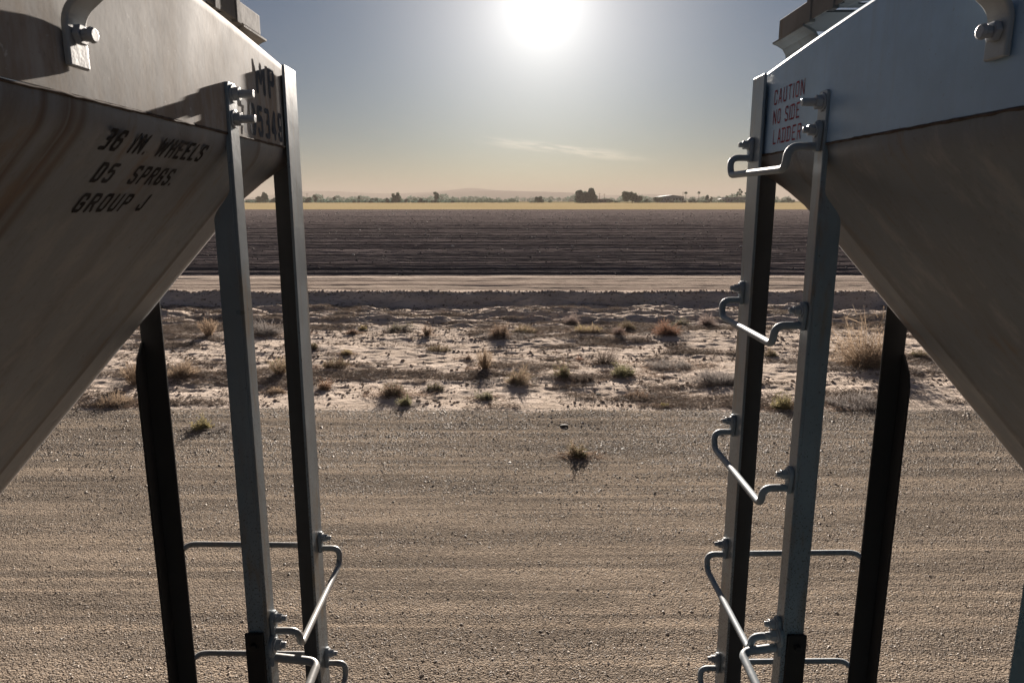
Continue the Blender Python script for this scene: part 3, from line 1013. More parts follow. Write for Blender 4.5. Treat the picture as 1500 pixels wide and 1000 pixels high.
def h_gravel(x, y):
    d = border(x) - y
    lane = 0.012 * (fbm(x * 0.15, y * 2.2, 51) - 0.5) + 0.008 * (fbm(x * 3, y * 5, 52) - 0.5)
    hs = h_land(x, y)
    return np.where(d > 0, np.maximum(hs, 0) * sst(0.3, 0, d) + hs * 0 + lane * sst(0, 0.4, d) + 0.012 * sst(0, 0.25, d), hs - 0.10 * sst(0, -0.2, -d) - 0.002 * 0 + 0.0) - np.where(d > 0, 0, 0.02)


def h_field(x, y):
    base = 0.26 + 0.0 * x
    a = sst(26.45, 27.2, y)
    wob = 0.5 * (vnoise(x * 0.05, y * 0.05, 61) - 0.5)
    fur = np.sin((y + wob) * 2 * math.pi / 0.96)
    row = np.floor((y + wob) / 0.96)
    amp = 0.03 + 0.045 * vnoise(row * 0.73, row * 0.0, 62)
    clod = 0.06 * (fbm(x * 0.9, y * 2.0, 63, 4) - 0.5)
    passes = 0.07 * np.exp(-(((y * 0.115 + 0.3 * vnoise(x * 0.01, y * 0.02, 64)) % 1.0 - 0.5) / 0.06) ** 2)
    f = 1 - sst(90, 180, y) * 0.6
    return base + a * f * (fur * amp + clod - passes) - 0.05 * np.exp(-((y - 26.95) / 0.35) ** 2)


def z_far(y):
    return 0.26 + 1.3 * sst(232, 520, y)


ground = link('ground', grid_mesh('ground', *np.meshgrid(np.linspace(-8800, 8800, 60), np.concatenate([[-40], np.geomspace(1, 8800, 90)])), np.full((91, 60), -0.45)), mat_plain('subsoil', (0.28, 0.23, 0.18), (0.34, 0.27, 0.2)))
tag(ground, kind='structure')
MS = mat_sand()
zone_sheet('gravel_ground', -6.0, 10.9, 260, 0.0, 420, mat_gravel(), h_gravel, pad=13.0)
zone_sheet('sand_ground', 9.7, 21.9, 330, 0.72, 520, MS, h_land, pad=4.0)
zone_sheet('dirt_road', 21.86, 26.95, 150, 0.74, 520, mat_road(), lambda x, y: h_land(x, y) - 0.006 * (1 - sst(21.86, 21.9, y)), pad=4.0)
zone_sheet('plowed_field', 26.6, 236, 1150, 0.75, 260, mat_field(), h_field, True, pad=5.0)
zone_sheet('stubble_field', 233, 545, 60, 0.95, 60, mat_stubble(), lambda x, y: z_far(y) + 0.04, pad=20.0)
zone_sheet('scrub_plain', 543, 8700, 40, 0.75, 40, mat_plain('dry_plain', (0.20, 0.17, 0.09), (0.15, 0.14, 0.08)), lambda x, y: z_far(y) + 0.02, True, pad=60.0)

# ------------------------------------------------------------------ loose stones
ICO = None


def ico():
    t = (1 + 5 ** 0.5) / 2
    V = np.array([(-1, t, 0), (1, t, 0), (-1, -t, 0), (1, -t, 0), (0, -1, t), (0, 1, t), (0, -1, -t), (0, 1, -t), (t, 0, -1), (t, 0, 1), (-t, 0, -1), (-t, 0, 1)], float)
    V /= np.linalg.norm(V[0])
    F = np.array([(0, 11, 5), (0, 5, 1), (0, 1, 7), (0, 7, 10), (0, 10, 11), (1, 5, 9), (5, 11, 4), (11, 10, 2), (10, 7, 6), (7, 1, 8),
                  (3, 9, 4), (3, 4, 2), (3, 2, 6), (3, 6, 8), (3, 8, 9), (4, 9, 5), (2, 4, 11), (6, 2, 10), (8, 6, 7), (9, 8, 1)])
    return V, F


def stones(name, x, y, z, size, flatn, mat, coarse=False):
    V, F = ico()
    if coarse:
        V = np.array([(1, 0, 0), (-1, 0, 0), (0, 1, 0), (0, -1, 0), (0.1, 0.1, 1), (0, 0, -1), (0.75, 0.75, 0.3), (-0.7, 0.75, 0.35)], float)
        F = np.array([(0, 6, 4), (6, 2, 4), (2, 7, 4), (7, 1, 4), (1, 3, 4), (3, 0, 4), (6, 0, 5), (2, 6, 5), (7, 2, 5), (1, 7, 5), (3, 1, 5), (0, 3, 5)])
    nv = len(V)
    n = len(x)
    a = rng.uniform(0, 2 * math.pi, n)
    jit = 1 + rng.uniform(-0.32, 0.32, (n, nv, 1))
    P = V[None] * jit
    sc = np.stack([size * rng.uniform(0.7, 1.35, n), size * rng.uniform(0.6, 1.1, n), size * flatn * rng.uniform(0.7, 1.3, n)], -1)
    P = P * sc[:, None, :]
    ca, sa = np.cos(a)[:, None], np.sin(a)[:, None]
    Q = np.stack([P[..., 0] * ca - P[..., 1] * sa, P[..., 0] * sa + P[..., 1] * ca, P[..., 2]], -1)
    Q += np.stack([x, y, z + size * flatn * 0.35], -1)[:, None, :]
    FF = (F[None] + nv * np.arange(n)[:, None, None]).reshape(-1, 3)
    return link(name, np_mesh(name, Q.reshape(-1, 3), FF), mat)


def mat_stone(name, stops, rough=0.75, spec=0.1):
    m, N, b, pos = material(name)
    ri = N.n('ShaderNodeNewGeometry').outputs['Random Per Island']
    c = N.ramp(ri, stops)
    n = N.noise(pos, 120.0, 2.0)
    c = N.mix(N.m('MULTIPLY', N.smooth(n, 0.4, 0.7), 0.3), c, (0.16, 0.13, 0.10, 1))
    setb(N, b, Base_Color=c, Roughness=rough, Specular_IOR_Level=spec)
    return m


def scatter(y0, y1, dens, xf, pad):
    n = int(dens * (xf * (y1 ** 2 - y0 ** 2) + 2 * pad * (y1 - y0)))
    u = rng.uniform(0, 1, n)
    y = np.sqrt(y0 ** 2 + u * (y1 ** 2 - y0 ** 2))
    x = rng.uniform(-1, 1, n) * (xf * y + pad)
    return x, y


def lane(y):
    """how stony each strip across the bed is: wheel lanes are swept to fine sand"""
    k = np.interp(y, [3.0, 4.55, 4.75, 5.0, 5.1, 5.35, 5.9, 6.05, 6.35, 6.5, 6.75, 6.95, 7.3, 7.4, 7.5, 7.65, 8.1, 9.0, 10.6],
                  [1.0, 1.0, 0.85, 1.0, 0.55, 0.38, 0.42, 0.7, 0.8, 0.42, 0.75, 0.5, 0.8, 0.3, 0.75, 0.55, 0.9, 1.0, 0.85])
    return k


x, y = scatter(3.4, 10.5, 4600, 0.76, 1.3)
wob = 0.10 * (vnoise(x * 0.25, y * 0.3, 70) - 0.5)
streak = fbm(x * 0.18, y * 7.0, 71, 3)
patch = fbm(x * 1.5, y * 4.0, 72, 3)
keep = rng.uniform(0, 1, len(x)) < lane(y + wob) * np.clip(0.35 + (0.6 * streak + 0.4 * patch - 0.35) * 3.0, 0.12, 1) * (1 - 0.35 * sst(6.5, 10, y)) * sst(10.65, 10.0, y)
x, y = x[keep], y[keep]
keep = y < border(x) + rng.exponential(0.10, len(x))
x, y = x[keep], y[keep]
sz = 0.0030 + 0.0048 * rng.uniform(0, 1, len(x)) ** 2.4 + 0.010 * rng.uniform(0, 1, len(x)) * (rng.uniform(0, 1, len(x)) > 0.985)
sz *= 0.9 + 0.55 * sst(5, 10, y)
zz = np.where(y < border(x), h_gravel(x, y), h_land(x, y))
g = stones('gravel', x, y, zz, sz, 0.46, mat_stone('gravel_stones', [(0.0, (0.11, 0.095, 0.083)), (0.3, (0.22, 0.183, 0.15)), (0.62, (0.36, 0.30, 0.24)), (0.88, (0.52, 0.45, 0.375)), (1.0, (0.80, 0.76, 0.70))], 0.6, 0.12), True)
tag(g, 'loose brown gravel spread between the track and the sand', 'gravel', kind='stuff')

# clods in the sand
x, y = scatter(10.4, 21.2, 90, 0.74, 2.0)
k = fbm(x * 0.9, y * 1.6, 75, 4)
keep = rng.uniform(0, 1, len(x)) < np.clip((k - 0.42) * 5, 0.06, 1)
x, y = x[keep], y[keep]
g = stones('clods', x, y, h_land(x, y), 0.010 + 0.028 * rng.uniform(0, 1, len(x)) ** 3, 0.6, mat_stone('clod_soil', [(0, (0.17, 0.13, 0.10)), (0.6, (0.30, 0.235, 0.185)), (1, (0.44, 0.36, 0.29))], 0.95))
tag(g, 'small clods of crusted soil lying on the sand', 'soil', kind='stuff')

# crumbled crust along the lip of the bank
n = 4200
x = rng.uniform(-20, 20, n)
y = bank(x) + rng.normal(0.74, 0.10, n)
y = np.where(rng.uniform(0, 1, n) < 0.25, bank(x) + rng.uniform(-0.6, 0.7, n), y)
g = stones('crumbled_crust', x, y, h_land(x, y), 0.010 + 0.030 * rng.uniform(0, 1, n) ** 2.5, 0.6, mat_stone('crust_soil', [(0, (0.13, 0.105, 0.09)), (0.7, (0.27, 0.22, 0.185)), (1, (0.42, 0.35, 0.30))], 0.95, 0.0))
tag(g, 'crumbled crust and clods along the lip of the ditch bank', 'soil', kind='stuff')

# pale straw bits and clods on the tilled field
x, y = scatter(28, 200, 0.10, 0.74, 3.0)
keep = rng.uniform(0, 1, len(x)) < np.clip(1.25 - y / 190, 0.1, 1) * np.clip((fbm(x * 0.03, y * 0.12, 77, 3) - 0.3) * 4, 0.1, 1)
x, y = x[keep], y[keep]
g = stones('pale_clods', x, y, h_field(x, y) + 0.02, 0.03 + 0.0007 * y + 0.05 * rng.uniform(0, 1, len(x)) ** 4, 0.6, mat_stone('pale_clod', [(0, (0.25, 0.20, 0.17)), (1, (0.78, 0.72, 0.64))], 0.9))
tag(g, 'pale bits of straw and clods on the dark tilled soil', 'soil', kind='stuff')
# dark clods of the ploughing
x, y = scatter(26.9, 60, 3.0, 0.74, 3.0)
g = stones('soil_lumps', x, y, h_field(x, y), 0.02 + 0.04 * rng.uniform(0, 1, len(x)) ** 3, 0.5, mat_stone('dark_clod', [(0, (0.03, 0.026, 0.025)), (1, (0.085, 0.068, 0.06))], 0.95))
tag(g, 'dark lumps of turned soil along the field edge', 'soil', kind='stuff')


# ------------------------------------------------------------------ plants
def mat_leaf(name, a, bb, trans=0.4, rough=0.8):
    a, bb = [[1.2 * (0.75 * k + 0.25 * sum(q) / 3) for k in q] for q in (a, bb)]
    m, N, b, pos = material(name)
    ri = N.n('ShaderNodeNewGeometry').outputs['Random Per Island']
    c = N.mix(ri, (*a, 1), (*bb, 1))
    setb(N, b, Base_Color=c, Roughness=rough, Specular_IOR_Level=0.2)
    if trans:
        t = N.n('ShaderNodeBsdfTranslucent', {0: c})
        mx = N.n('ShaderNodeMixShader', {0: trans, 1: b.outputs[0], 2: t.outputs[0]})
        out = [n for n in N.t.nodes if n.type == 'OUTPUT_MATERIAL'][0]
        N.t.links.new(mx.outputs[0], out.inputs[0])
    return m


PAL = {
    'tan': mat_leaf('dry_tan_twigs', (0.17, 0.115, 0.07), (0.34, 0.24, 0.15)),
    'brown': mat_leaf('brown_twigs', (0.10, 0.065, 0.045), (0.22, 0.145, 0.095)),
    'grey': mat_leaf('grey_twigs', (0.115, 0.10, 0.095), (0.23, 0.20, 0.18)),
    'mauve': mat_leaf('mauve_twigs', (0.15, 0.11, 0.095), (0.27, 0.20, 0.17)),
    'olive': mat_leaf('olive_leaves', (0.085, 0.080, 0.035), (0.19, 0.165, 0.075)),
    'green': mat_leaf('green_leaves', (0.10, 0.115, 0.035), (0.22, 0.22, 0.085)),
    'pale': mat_leaf('pale_green_leaves', (0.17, 0.165, 0.075), (0.30, 0.275, 0.14)),
    'yellow': mat_leaf('yellow_leaves', (0.26, 0.20, 0.06), (0.36, 0.29, 0.11)),
    'rust': mat_leaf('rusty_twigs', (0.13, 0.060, 0.035), (0.26, 0.13, 0.075)),
    'dark': mat_leaf('dark_twigs', (0.055, 0.042, 0.034), (0.12, 0.09, 0.07)),
}


def ribbons(P0, P1, P2, w0, w1):
    """bent two-segment blades as crossing ribbons -> V, F(quads)"""
    n = len(P0)
    d = P2 - P0
    d /= np.linalg.norm(d, axis=1, keepdims=True) + 1e-9
    r = rng.normal(size=(n, 3))
    s = np.cross(d, r)
    s /= np.linalg.norm(s, axis=1, keepdims=True) + 1e-9
    wm = (w0 + w1) * 0.5
    V = np.stack([P0 - s * w0, P0 + s * w0, P1 - s * wm, P1 + s * wm, P2 - s * w1, P2 + s * w1], 1).reshape(-1, 3)
    o = 6 * np.arange(n)[:, None]
    F = np.concatenate([o + np.array([[0, 1, 3, 2]]), o + np.array([[2, 3, 5, 4]])], 0)
    return V, F


def plant_mesh(name, style, w, h, cols, seed):
    """one plant of half-width w and height h, base at the origin; two colours"""
    global rng
    keep_rng, rng = rng, np.random.default_rng(seed)
    c1, c2 = PAL[cols[0]], PAL[cols[1]]
    n = {'ball': 190, 'upright': 130, 'low': 160, 'leafy': 150, 'branchy': 90, 'mat': 190}[style]
    n = int(n * (0.7 + 2.2 * w))
    a = rng.uniform(0, 2 * math.pi, n)
    if style in ('ball', 'leafy', 'branchy'):
        u = rng.uniform(0.0, 1.0, n)
        el = np.arcsin(0.03 + 0.94 * u ** 1.35)
        rr = rng.uniform(0.55, 1.05, n) * (0.8 + 0.35 * np.sin(a * 2 + seed) * np.cos(a * 3 + 2 * seed))
        lob = 0.30 + 1.15 * vnoise(np.cos(a) * 1.3 + seed * 1.7, np.sin(a) * 1.3 + el * 1.2, seed + 5)
        rr = np.minimum(rr * lob * 1.12, 1.08)
        tip = np.stack([np.cos(a) * np.cos(el) * w * rr, np.sin(a) * np.cos(el) * w * rr * 0.9, np.sin(el) * h * rr], -1)
    elif style == 'upright':
        rr = np.sqrt(rng.uniform(0, 1, n))
        tip = np.stack([np.cos(a) * rr * w, np.sin(a) * rr * w, h * rng.uniform(0.45, 1.05, n) * (1 - 0.3 * rr)], -1)
    else:
        rr = np.sqrt(rng.uniform(0, 1, n))
        zz_ = h * rng.uniform(0.15, 1.0, n) * (1 - 0.55 * rr ** 2) * (0.5 + vnoise(np.cos(a) * rr * 3 + seed, np.sin(a) * rr * 3, seed))
        tip = np.stack([np.cos(a) * rr * w, np.sin(a) * rr * w * 0.8, zz_], -1)
    root = tip * np.array([0.22, 0.22, 0.0]) + rng.normal(0, 0.05 * w, (n, 3)) * np.array([1, 1, 0])
    if style in ('low', 'mat'):
        root = tip * np.array([0.75, 0.75, 0.0]) + rng.normal(0, 0.06 * w, (n, 3)) * np.array([1, 1, 0])
    # side twigs leave the main stems part of the way up
    k = rng.integers(0, n, n * 3)
    t = rng.uniform(0.35, 0.95, len(k))[:, None]
    mid = root * 0.5 + tip * 0.5 + np.array([0, 0, 0.08]) * h + rng.normal(0, 0.05, (n, 3)) * w
    s0 = root[k] * (1 - t) + tip[k] * t
    ln = (0.16 if style != 'upright' else 0.12) * (w + h) * 0.5
    s1 = s0 + rng.normal(0, 1, (len(k), 3)) * ln * 0.8 + np.array([0, 0, 0.35]) * ln
    s1[:, 2] = np.maximum(s1[:, 2], 0.005)
    V1, F1 = ribbons(root, mid, tip, 0.0032 + 0.004 * w, 0.0014)
    V2, F2 = ribbons(s0, (s0 + s1) / 2, s1, 0.0022 + 0.0015 * w, 0.0012)
    # skirt of dead twigs lying round the foot
    ns = int(n * 1.1)
    aa, rr2 = rng.uniform(0, 2 * math.pi, ns), np.sqrt(rng.uniform(0.02, 1, ns))
    q0 = np.stack([np.cos(aa) * rr2 * w * 1.7 + 0.35 * w * math.sin(seed), np.sin(aa) * rr2 * w * 0.9, np.full(ns, 0.012)], -1)
    q1 = q0 + np.stack([rng.normal(0, 0.09, ns), rng.normal(0, 0.05, ns), rng.uniform(0.01, 0.06, ns)], -1) * (0.5 + 1.2 * w)
    V4, F4 = ribbons(q0, (q0 + q1) / 2 + np.array([0, 0, 0.006]), q1, 0.003, 0.0016)
    Vs, Fs = [V1, V2, V4], [F1, F2 + len(V1), F4 + len(V1) + len(V2)]
    mats = [np.zeros(len(F1), int), np.zeros(len(F2), int), np.full(len(F4), 2)]
    if style in ('leafy', 'low', 'ball', 'upright'):
        nl = int(len(k) * {'leafy': 3.2, 'low': 1.8, 'ball': 0.9, 'upright': 0.9}[style])
        j = rng.integers(0, len(k), nl)
        tt = rng.uniform(0.2, 1.1, nl)[:, None]
        c = s0[j] * (1 - tt) + s1[j] * tt
        d = rng.normal(0, 1, (nl, 3))
        d /= np.linalg.norm(d, axis=1, keepdims=True)
        l = rng.uniform(0.008, 0.02, nl)[:, None] * (0.8 + w)
        V3, F3 = ribbons(c, c + d * l * 0.5, c + d * l, 0.0045 + 0.004 * w, 0.002)
        Fs.append(F3 + len(V1) + len(V2) + len(V4))
        Vs.append(V3)
        mats.append(np.ones(len(F3), int))
    me = np_mesh(name, np.concatenate(Vs), np.concatenate(Fs))
    me.materials.append(c1)
    me.materials.append(c2)
    me.materials.append(PAL['brown'] if seed % 2 else PAL['grey'])
    me.polygons.foreach_set('material_index', np.concatenate(mats).astype(np.int32))
    rng = keep_rng
    return me


# (x, y, half width, height, style, colours, name, label)
G1 = 'desert shrubs on the sand strip'
F_, TH = 1030.0, math.radians(11.31)


def on_land(px, py, land):
    """ground point seen at a place of the photograph, found on the rolling land"""
    d = (py - 500) / F_
    fw, zz_ = math.cos(TH) - math.sin(TH) * d, -math.sin(TH) - math.cos(TH) * d
    k = 3.1
    yv = -k / zz_ * fw
    for _ in range(6):
        xv = (px - 750) / F_ / fw * yv
        yv = -(k - float(land(xv, yv))) / zz_ * fw
    return (px - 750) / F_ / fw * yv, yv


SHRUBS = [
    # px, py, w px, h px, style, stem colour, leaf colour, kind, label
    (584, 484, 36, 15, 'leafy', 'grey', 'olive', 'shrub', 'grey green low shrub at the back of the sand, left of a small dry tuft'),
    (626, 491, 15, 17, 'upright', 'brown', 'tan', 'shrub', 'small dry upright shrub just right of the grey green low shrub'),
    (734, 492, 36, 24, 'ball', 'brown', 'tan', 'shrub', 'tall brown twiggy shrub at the back of the sand beside a low yellowish one'),
    (769, 487, 28, 12, 'low', 'tan', 'olive', 'shrub', 'low yellowish shrub hugging the ground right of the tall brown twiggy one'),
    (642, 514, 30, 10, 'low', 'brown', 'olive', 'shrub', 'flat brown and green mat shrub alone in the middle of bare sand'),
    (710, 540, 24, 34, 'upright', 'tan', 'tan', 'shrub', 'slender pale tan shrub of upright stems, tallest near the centre'),
    (755, 560, 48, 28, 'ball', 'tan', 'olive', 'shrub', 'wide dry see-through shrub in front of the slender upright one'),
    (577, 578, 48, 28, 'ball', 'brown', 'olive', 'shrub', 'wide olive brown shrub near the gravel, left of centre'),
    (594, 593, 18, 20, 'leafy', 'olive', 'pale', 'shrub', 'small pale green shrub touching the front of the wide olive brown one'),
    (713, 584, 36, 17, 'leafy', 'grey', 'pale', 'shrub', 'low pale green shrub close to the gravel edge below the slender upright one'),
    (637, 571, 22, 11, 'low', 'dark', 'olive', 'shrub', 'small dark low shrub between the olive brown and the pale green ones'),
    (492, 537, 32, 16, 'low', 'brown', 'olive', 'shrub', 'leaning brown green shrub right of the left corner stile'),
    (476, 570, 22, 19, 'leafy', 'rust', 'tan', 'shrub', 'orange brown shrub beside the left corner stile, nearest of that side'),
    (508, 519, 16, 9, 'leafy', 'tan', 'yellow', 'shrub', 'tiny yellow shrub above the leaning brown green one'),
    (460, 512, 16, 12, 'leafy', 'brown', 'olive', 'shrub', 'small brown shrub half hidden by the left corner stile'),
    (517, 489, 15, 10, 'ball', 'brown', 'rust', 'shrub', 'small rusty shrub at the back left, left one of a close pair'),
    (532, 483, 15, 10, 'leafy', 'brown', 'yellow', 'shrub', 'small yellowish shrub at the back left, right one of a close pair'),
    (685, 526, 14, 14, 'branchy', 'brown', 'brown', 'shrub', 'sparse little branching shrub left of the slender upright one'),
    (836, 476, 34, 24, 'ball', 'mauve', 'mauve', 'shrub', 'round mauve brown dry shrub against the ditch, right of centre'),
    (861, 486, 32, 13, 'low', 'tan', 'yellow', 'shrub', 'low yellow brown shrub just in front of the round mauve one'),
    (921, 482, 26, 19, 'leafy', 'brown', 'olive', 'shrub', 'leafy olive shrub by the ditch with a pinkish dry tuft at its left'),
    (906, 490, 17, 14, 'upright', 'mauve', 'rust', 'shrub', 'pinkish dry tuft at the left foot of the leafy olive shrub'),
    (979, 490, 40, 30, 'ball', 'rust', 'tan', 'shrub', 'large red brown shrub at the back right with a grey green neighbour'),
    (997, 477, 26, 14, 'leafy', 'grey', 'olive', 'shrub', 'grey green shrub tucked behind the large red brown one'),
    (1036, 477, 32, 26, 'ball', 'mauve', 'mauve', 'shrub', 'rounded mauve dry shrub left of the right ladder'),
    (884, 532, 42, 30, 'branchy', 'dark', 'dark', 'shrub', 'dark open branching shrub in the middle of the right half of the sand'),
    (849, 526, 15, 11, 'branchy', 'rust', 'rust', 'shrub', 'small reddish shrub left of the dark branching one'),
    (914, 549, 46, 20, 'leafy', 'olive', 'pale', 'shrub', 'broad pale green shrub below the dark branching one'),
    (825, 552, 28, 26, 'leafy', 'brown', 'green', 'shrub', 'yellow green upright leafy shrub right of centre near dark litter'),
    (851, 557, 34, 14, 'mat', 'dark', 'dark', 'shrub', 'low mat of dark dead twigs at the right foot of the yellow green shrub'),
    (936, 582, 36, 10, 'mat', 'brown', 'brown', 'shrub', 'flat brown twig mat near the gravel at right of centre'),
    (973, 595, 16, 8, 'leafy', 'olive', 'yellow', 'shrub', 'tiny yellow green shrub right at the gravel edge'),
    (1052, 560, 52, 16, 'mat', 'grey', 'grey', 'shrub', 'wide grey twig mat left of the right ladder'),
    (979, 536, 56, 10, 'mat', 'grey', 'brown', 'shrub', 'long thin grey mat in the open sand right of the broad pale green shrub'),
    (1131, 522, 22, 14, 'leafy', 'brown', 'olive', 'shrub', 'small green brown shrub seen between the two stiles of the right ladder'),
    (1148, 598, 34, 26, 'leafy', 'olive', 'yellow', 'shrub', 'rounded yellow green shrub at the gravel edge between the right ladder stiles'),
    (1272, 536, 104, 82, 'ball', 'tan', 'tan', 'shrub', 'largest tan dry bush, beside the dark stile under the right railcar'),
    (1256, 594, 70, 18, 'mat', 'grey', 'grey', 'shrub', 'wide grey twig mat below the largest tan bush'),
    (1343, 522, 26, 12, 'leafy', 'brown', 'olive', 'shrub', 'small olive shrub right of the dark stile under the right railcar'),
    (394, 490, 54, 28, 'ball', 'grey', 'grey', 'shrub', 'dense grey bush seen between the two left stiles'),
    (410, 548, 30, 32, 'upright', 'tan', 'green', 'shrub', 'pale upright green shrub beside the left corner stile, between the stiles'),
    (404, 575, 20, 8, 'low', 'tan', 'tan', 'shrub', 'tiny tan tuft between the two left stiles'),
    (306, 492, 24, 30, 'upright', 'tan', 'rust', 'shrub', 'tall orange dry shrub left of the left ladder stile'),
    (270, 551, 48, 36, 'ball', 'tan', 'tan', 'shrub', 'tan dry bush right of the dark stile under the left railcar'),
    (199, 563, 34, 42, 'upright', 'tan', 'tan', 'shrub', 'tall tan grassy bush left of the dark stile under the left railcar'),
    (166, 592, 44, 18, 'mat', 'tan', 'brown', 'shrub', 'dry brown mat at the gravel edge below the left slope sheet'),
    (298, 627, 38, 22, 'leafy', 'olive', 'yellow', 'shrub', 'bright yellow green shrub growing in the gravel at left'),
    (846, 668, 32, 25, 'leafy', 'tan', 'olive', 'weed', 'brown green weed growing alone in the gravel at centre'),
]
land_all = lambda x, y: float(h_gravel(x, y)) if y < float(border(x)) else float(h_land(x, y))
for i, (px, py, w, h, style, c1, c2, kind, lab) in enumerate(SHRUBS):
    sx, sy = on_land(px, py, land_all)
    k = sy / F_
    o = link(kind, plant_mesh(kind, style, w * 0.5 * k * 1.35, h * k * 1.12, (c1, c2), 100 + i))
    o.location = (sx, sy, land_all(sx, sy) - 0.01)
    tag(o, lab, 'shrub' if kind == 'shrub' else 'weed', G1)

# dead twigs and ground litter, in drifts
x, y = scatter(10.3, 20.9, 420, 0.74, 2.0)
k = 0.55 * fbm(x * 0.40, y * 1.3, 81, 4) + 0.45 * fbm(x * 1.1, y * 3.4, 82, 3)
keep = rng.uniform(0, 1, len(x)) < np.clip((k - 0.525) * 16, 0.012, 1)
x, y = x[keep], y[keep]
n = len(x)
z = h_land(x, y)
rep = 5
X = np.repeat(x, rep) + rng.normal(0, 0.05, n * rep)
Y = np.repeat(y, rep) + rng.normal(0, 0.03, n * rep)
Z = np.repeat(z, rep)
P0 = np.stack([X, Y, Z + 0.002], -1)
d = rng.normal(0, 1, (n * rep, 3)) * np.array([0.075, 0.045, 0.0])
d[:, 2] = rng.uniform(0.01, 0.06, n * rep)
V, F = ribbons(P0, P0 + d * 0.6 + np.array([0, 0, 0.008]), P0 + d, 0.0032, 0.0016)
lit = link('twig_litter', np_mesh('twig_litter', V, F), mat_leaf('litter', (0.085, 0.065, 0.05), (0.22, 0.165, 0.125), 0.15))
tag(lit, 'drifts of dead brown twigs and stubble lying on the sand', 'litter', kind='stuff')

# single stones
for px, py, w, hh, mat, nm, lab in (
        (826, 624, 0.085, 0.5, mat_stone('dark_rock', [(0, (0.03, 0.028, 0.026)), (1, (0.05, 0.045, 0.04))]), 'rock', 'flat dark rock lying on the gravel above the weed'),
        (877, 578, 0.07, 0.7, None, 'rock', 'small black rock on the sand near the gravel, right of centre'),
        (1256, 549, 0.05, 0.8, mat_stone('white_rock', [(0, (0.6, 0.55, 0.48)), (1, (0.7, 0.65, 0.58))]), 'rock', 'small white stone on the sand under the largest tan bush')):
    if mat is None:
        mat = bpy.data.materials['dark_rock']
    sx, sy = on_land(px, py, land_all)
    V, F = ico()
    V = V * (1 + rng.uniform(-0.22, 0.22, (12, 1)))
    me = np_mesh(nm, V * np.array([w, w * 0.7, w * hh * 0.6]), F, False)
    o = link(nm, me, mat)
    md = o.modifiers.new('sub', 'SUBSURF')
    md.levels = md.render_levels = 2
    o.location = (sx, sy, land_all(sx, sy) + w * hh * 0.2)
    tag(o, lab, 'rock')


# ------------------------------------------------------------------ far trees, palms, buildings
def leaves(name, blobs, n, size, seed, mats):
    r = np.random.default_rng(seed)
    tot = sum(b[3] ** 2 for b in blobs)
    Vs = []
    for (bx, by, bz, br, sq) in [(*b, 0.85) if len(b) == 4 else b for b in blobs]:
        m_ = max(30, int(n * br ** 2 / tot))
        d = r.normal(size=(m_, 3))
        d /= np.linalg.norm(d, axis=1, keepdims=True)
        lump = 0.75 + 0.5 * vnoise(d[:, 0] * 2.5 + bx, d[:, 2] * 2.5 + bz, seed)
        rad = br * lump * r.uniform(0.35, 1.0, m_) ** 0.5
        c = d * rad[:, None] * np.array([1, 1, sq]) + np.array([bx, by, bz])
        q = r.normal(size=(m_, 2, 3))
        s = size * r.uniform(0.5, 1.3, m_)[:, None]
        a, b2 = q[:, 0] / np.linalg.norm(q[:, 0], axis=1, keepdims=True) * s, q[:, 1] / np.linalg.norm(q[:, 1], axis=1, keepdims=True) * s
        Vs.append(np.stack([c - a, c + b2, c + a, c - b2], 1).reshape(-1, 3))
    V = np.concatenate(Vs)
    V[:, 2] = np.maximum(V[:, 2], 0.05)
    me = np_mesh(name, V, np.arange(len(V)).reshape(-1, 4))
    me.materials.append(mats)
    return me


LEAF = mat_leaf('tree_leaves', (0.06, 0.115, 0.085), (0.115, 0.185, 0.14), 0.35)
LEAF2 = mat_leaf('dusty_leaves', (0.065, 0.10, 0.065), (0.13, 0.175, 0.115), 0.3)
BARK = flat('bark', (0.09, 0.07, 0.05), 0.9)
far_z = lambda y: float(z_far(y)) + 0.02


def far_x(px, y):
    return (px - 750) / F_ / (math.cos(TH) + math.sin(TH) * 0.2) * y


